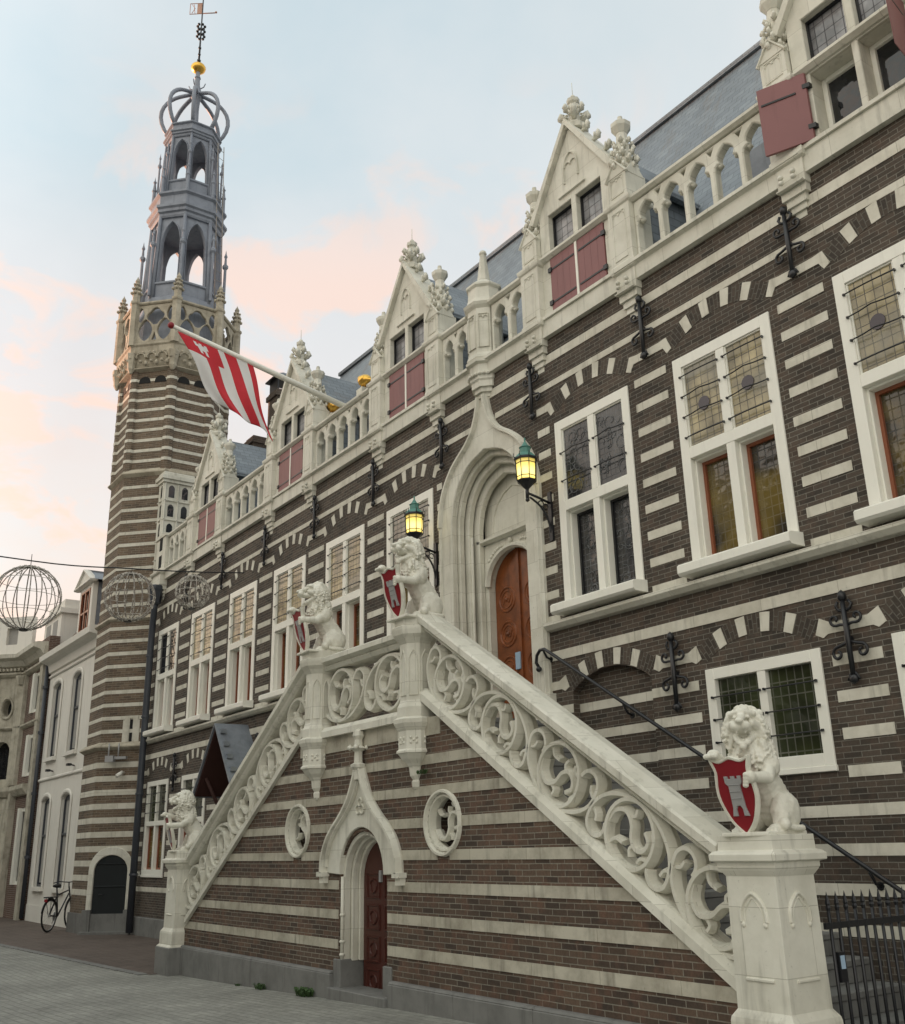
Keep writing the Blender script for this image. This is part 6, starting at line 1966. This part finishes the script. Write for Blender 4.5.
# ------------------------------------------------------------------ houses on the other side of the street (seen in reflections)
def street_house(x0, x1, h, mt, roofmt, label, seed):
    t_ = thing('terraced_house', ((x0+x1)/2, -14.4, 0), label, 'house', 'terraced houses across the street')
    F = frame(x1, -14.2, -1, 0)          # faces +Y
    L = x1-x0; n = max(2, int(L/1.9)); hs = []
    for k in range(n):
        c = L*(k+.5)/n
        for z in (1.0, 4.1, 7.0):
            if z+2 < h: hs.append(rect(c-.45, c+.45, z, z+1.9))
    b = MB(); b.plate(rect(0, L, 0, h), hs, .3, F, 0); b.build('front_wall', mt, t_)
    b = MB()
    for q in hs: frame_box(b, q[0][0]+0, q[1][0], q[0][1], q[2][1], .08, -.02, .1)
    b.v = [F(x, -y-.1, z) for x, y, z in b.v]; wo = b.build('window', M['white'], t_)
    b = MB()
    for q in hs: b.add([F(q[0][0], -.22, q[0][1]), F(q[1][0], -.22, q[0][1]), F(q[1][0], -.22, q[2][1]), F(q[0][0], -.22, q[2][1])], [(0, 1, 2, 3)])
    b.build('pane', M['gl_plain'], wo)
    b = MB(); b.add([F(-.1, .2, h), F(L+.1, .2, h), F(L+.1, -4, h+3.5), F(-.1, -4, h+3.5)], [(0, 1, 2, 3)]); b.add([F(-.1, -8, h), F(L+.1, -8, h), F(L+.1, -4, h+3.5), F(-.1, -4, h+3.5)], [(3, 2, 1, 0)]); b.build('roof', roofmt, t_)
    b = MB()
    b.loft([[F(a, o, z) for o, z in ((0, h-.4), (.2, h-.2), (.3, h), (-.3, h), (-.3, h-.4))] for a in (0, L)])
    b.build('cornice', M['plaster'], t_)
hx_ = -86.0  # first two are added and sized to keep the low sun off the facade
for i, (w_, h, mt, rf, lab) in enumerate(((27, 10.6, 'brick_brown', 'slate', 'very long tall house added as sun blocker across the street at the far end'), (26.4, 10.7, 'plaster', 'slate', 'long pale house added as sun blocker across the street beside the first'), (8, 8.2, 'brick_red', 'brick_brown', 'wide red brick house across the street with a tiled roof'), (6.5, 9.8, 'brick_tower', 'slate', 'tallest light brown brick house across the street'), (7, 8.4, 'brick_brown', 'brick_brown', 'brown brick house with tiled roof across the street behind the camera'), (8, 9.0, 'plaster', 'brick_brown', 'white house with tiled roof across the street, rightmost of the row'))):
    street_house(hx_, hx_+w_-.02, h, M[mt], M[rf], lab, i); hx_ += w_

# ------------------------------------------------------------------ sky and light
SUN_EL, SUN_AZ = R(0.0), math.atan2(-.37, -1.0)      # direction towards the sun in the xy plane
def N_add(nt, s, v):
    n = nt.nodes.new('ShaderNodeMath'); n.operation = 'ADD'; n.inputs[1].default_value = v
    nt.links.new(s, n.inputs[0]); return n.outputs[0]
w_ = bpy.data.worlds.new('World'); scn.world = w_; w_.use_nodes = True
nt = w_.node_tree
for n in list(nt.nodes): nt.nodes.remove(n)
out = nt.nodes.new('ShaderNodeOutputWorld')
sky = nt.nodes.new('ShaderNodeTexSky'); sky.sky_type = 'NISHITA'; sky.sun_disc = False
sky.sun_elevation = R(9); sky.altitude = 0; sky.air_density = 1.0; sky.dust_density = 1.2; sky.ozone_density = 1.2
sx, sy = math.cos(SUN_AZ), math.sin(SUN_AZ)
sky.sun_rotation = math.atan2(sx, sy)
bg1 = nt.nodes.new('ShaderNodeBackground'); bg1.inputs[1].default_value = .10
nt.links.new(sky.outputs[0], bg1.inputs[0])
tc = nt.nodes.new('ShaderNodeTexCoord')
sep = nt.nodes.new('ShaderNodeSeparateXYZ'); nt.links.new(tc.outputs['Generated'], sep.inputs[0])
# cloud plane coordinates
mx = N(nt, 'ShaderNodeMath', operation='MAXIMUM'); mx.inputs[1].default_value = 0.0; nt.links.new(sep.outputs[2], mx.inputs[0])
ad = N(nt, 'ShaderNodeMath', operation='ADD'); ad.inputs[1].default_value = .30; nt.links.new(mx.outputs[0], ad.inputs[0])
dv = N(nt, 'ShaderNodeVectorMath', operation='DIVIDE'); nt.links.new(tc.outputs['Generated'], dv.inputs[0])
cb = N(nt, 'ShaderNodeCombineXYZ'); [nt.links.new(ad.outputs[0], cb.inputs[i]) for i in range(3)]; nt.links.new(cb.outputs[0], dv.inputs[1])
cl = noise_(nt, 1.6, 6, .55, dv.outputs[0], .25)
cl2 = noise_(nt, 6.0, 5, .55, dv.outputs[0], .5)
# veil of cloud, pale blue grey aloft and peach near the horizon
hz = ramp(nt, sep.outputs[2], [(.0, (.88, .60, .43)), (.25, (.87, .67, .55)), (.42, (.72, .665, .645)), (.60, (.555, .645, .68)), (1.0, (.52, .62, .67))])
hz = mixc(nt, ramp(nt, N_add(nt, N_mul(nt, sep.outputs[0], -.5), .5), [(.45, (0, 0, 0)), (.80, (1, 1, 1))]), (.60, .655, .655), hz)
veil = mixc(nt, ramp(nt, cl, [(.35, (0, 0, 0)), (.65, (1, 1, 1))]), hz, (.66, .70, .725), 'MIX')
veil = mixc(nt, N_mul(nt, ramp(nt, cl, [(.38, (0, 0, 0)), (.60, (1, 1, 1))]), .75), hz, (.74, .745, .74))
# small sunlit cloudlets
pk = N_mul(nt, ramp(nt, cl2, [(.52, (0, 0, 0)), (.61, (1, 1, 1))]), 1.0)
hm = ramp(nt, sep.outputs[2], [(.05, (.7,)*3), (.3, (.95,)*3), (.52, (.75,)*3), (.68, (0, 0, 0))])
pm = N(nt, 'ShaderNodeMath', operation='MULTIPLY'); nt.links.new(pk, pm.inputs[0]); nt.links.new(hm, pm.inputs[1])
veil = mixc(nt, N_mul(nt, pm.outputs[0], .75), veil, (1.0, .66, .50))
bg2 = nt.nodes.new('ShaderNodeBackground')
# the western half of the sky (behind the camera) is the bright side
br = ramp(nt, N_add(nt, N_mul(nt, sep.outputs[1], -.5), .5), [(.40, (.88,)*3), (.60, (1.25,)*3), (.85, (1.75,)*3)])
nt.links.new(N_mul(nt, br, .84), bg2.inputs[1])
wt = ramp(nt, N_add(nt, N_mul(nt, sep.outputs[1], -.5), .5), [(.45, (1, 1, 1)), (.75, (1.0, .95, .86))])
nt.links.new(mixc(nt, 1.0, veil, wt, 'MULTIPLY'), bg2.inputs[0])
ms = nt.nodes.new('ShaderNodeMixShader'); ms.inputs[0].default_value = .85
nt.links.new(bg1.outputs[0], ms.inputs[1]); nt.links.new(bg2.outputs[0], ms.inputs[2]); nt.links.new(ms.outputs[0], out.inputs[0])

sd = bpy.data.lights.new('sun', 'SUN'); sd.energy = 3.0; sd.angle = R(.6); sd.color = (1.0, .50, .32)
sd.energy = 4.0; so = bpy.data.objects.new('sun', sd); COL.objects.link(so)
dirv = Vector((math.cos(R(1.2))*sx, math.cos(R(1.2))*sy, math.sin(R(1.2))))
so.rotation_euler = dirv.to_track_quat('Z', 'Y').to_euler(); so.location = (-40, -40, 30)

# ------------------------------------------------------------------ camera
f_, yaw, pitch, roll = 994.90983, 0.954030740, 0.324080213, -0.0244477480
cy, sy_, cp_, sp_ = math.cos(yaw), math.sin(yaw), math.cos(pitch), math.sin(pitch)
Fv = Vector((-sy_*cp_, cy*cp_, sp_)); Rv = Vector((cy, sy_, 0)); Uv = Rv.cross(Fv)
R2 = Rv*math.cos(roll)+Uv*math.sin(roll); U2 = -Rv*math.sin(roll)+Uv*math.cos(roll)
cam = bpy.data.cameras.new('camera'); co = bpy.data.objects.new('camera', cam); COL.objects.link(co)
m4 = Matrix((( R2.x, U2.x, -Fv.x, 0), (R2.y, U2.y, -Fv.y, -7.65), (R2.z, U2.z, -Fv.z, 1.65), (0, 0, 0, 1)))
co.matrix_world = m4
cam.sensor_fit = 'HORIZONTAL'; cam.sensor_width = 36; cam.lens = f_/905*36; cam.clip_end = 2000; cam.clip_start = .05
scn.camera = co
scn.view_settings.view_transform = 'Standard'; scn.view_settings.look = 'None'; scn.view_settings.gamma = 1; scn.view_settings.use_curve_mapping = False
scn.view_settings.exposure = 0.78
scn.cycles.max_bounces = 6; scn.cycles.diffuse_bounces = 3; scn.cycles.glossy_bounces = 3
for o in list(bpy.data.objects):
    if '_o' in o: del o['_o']
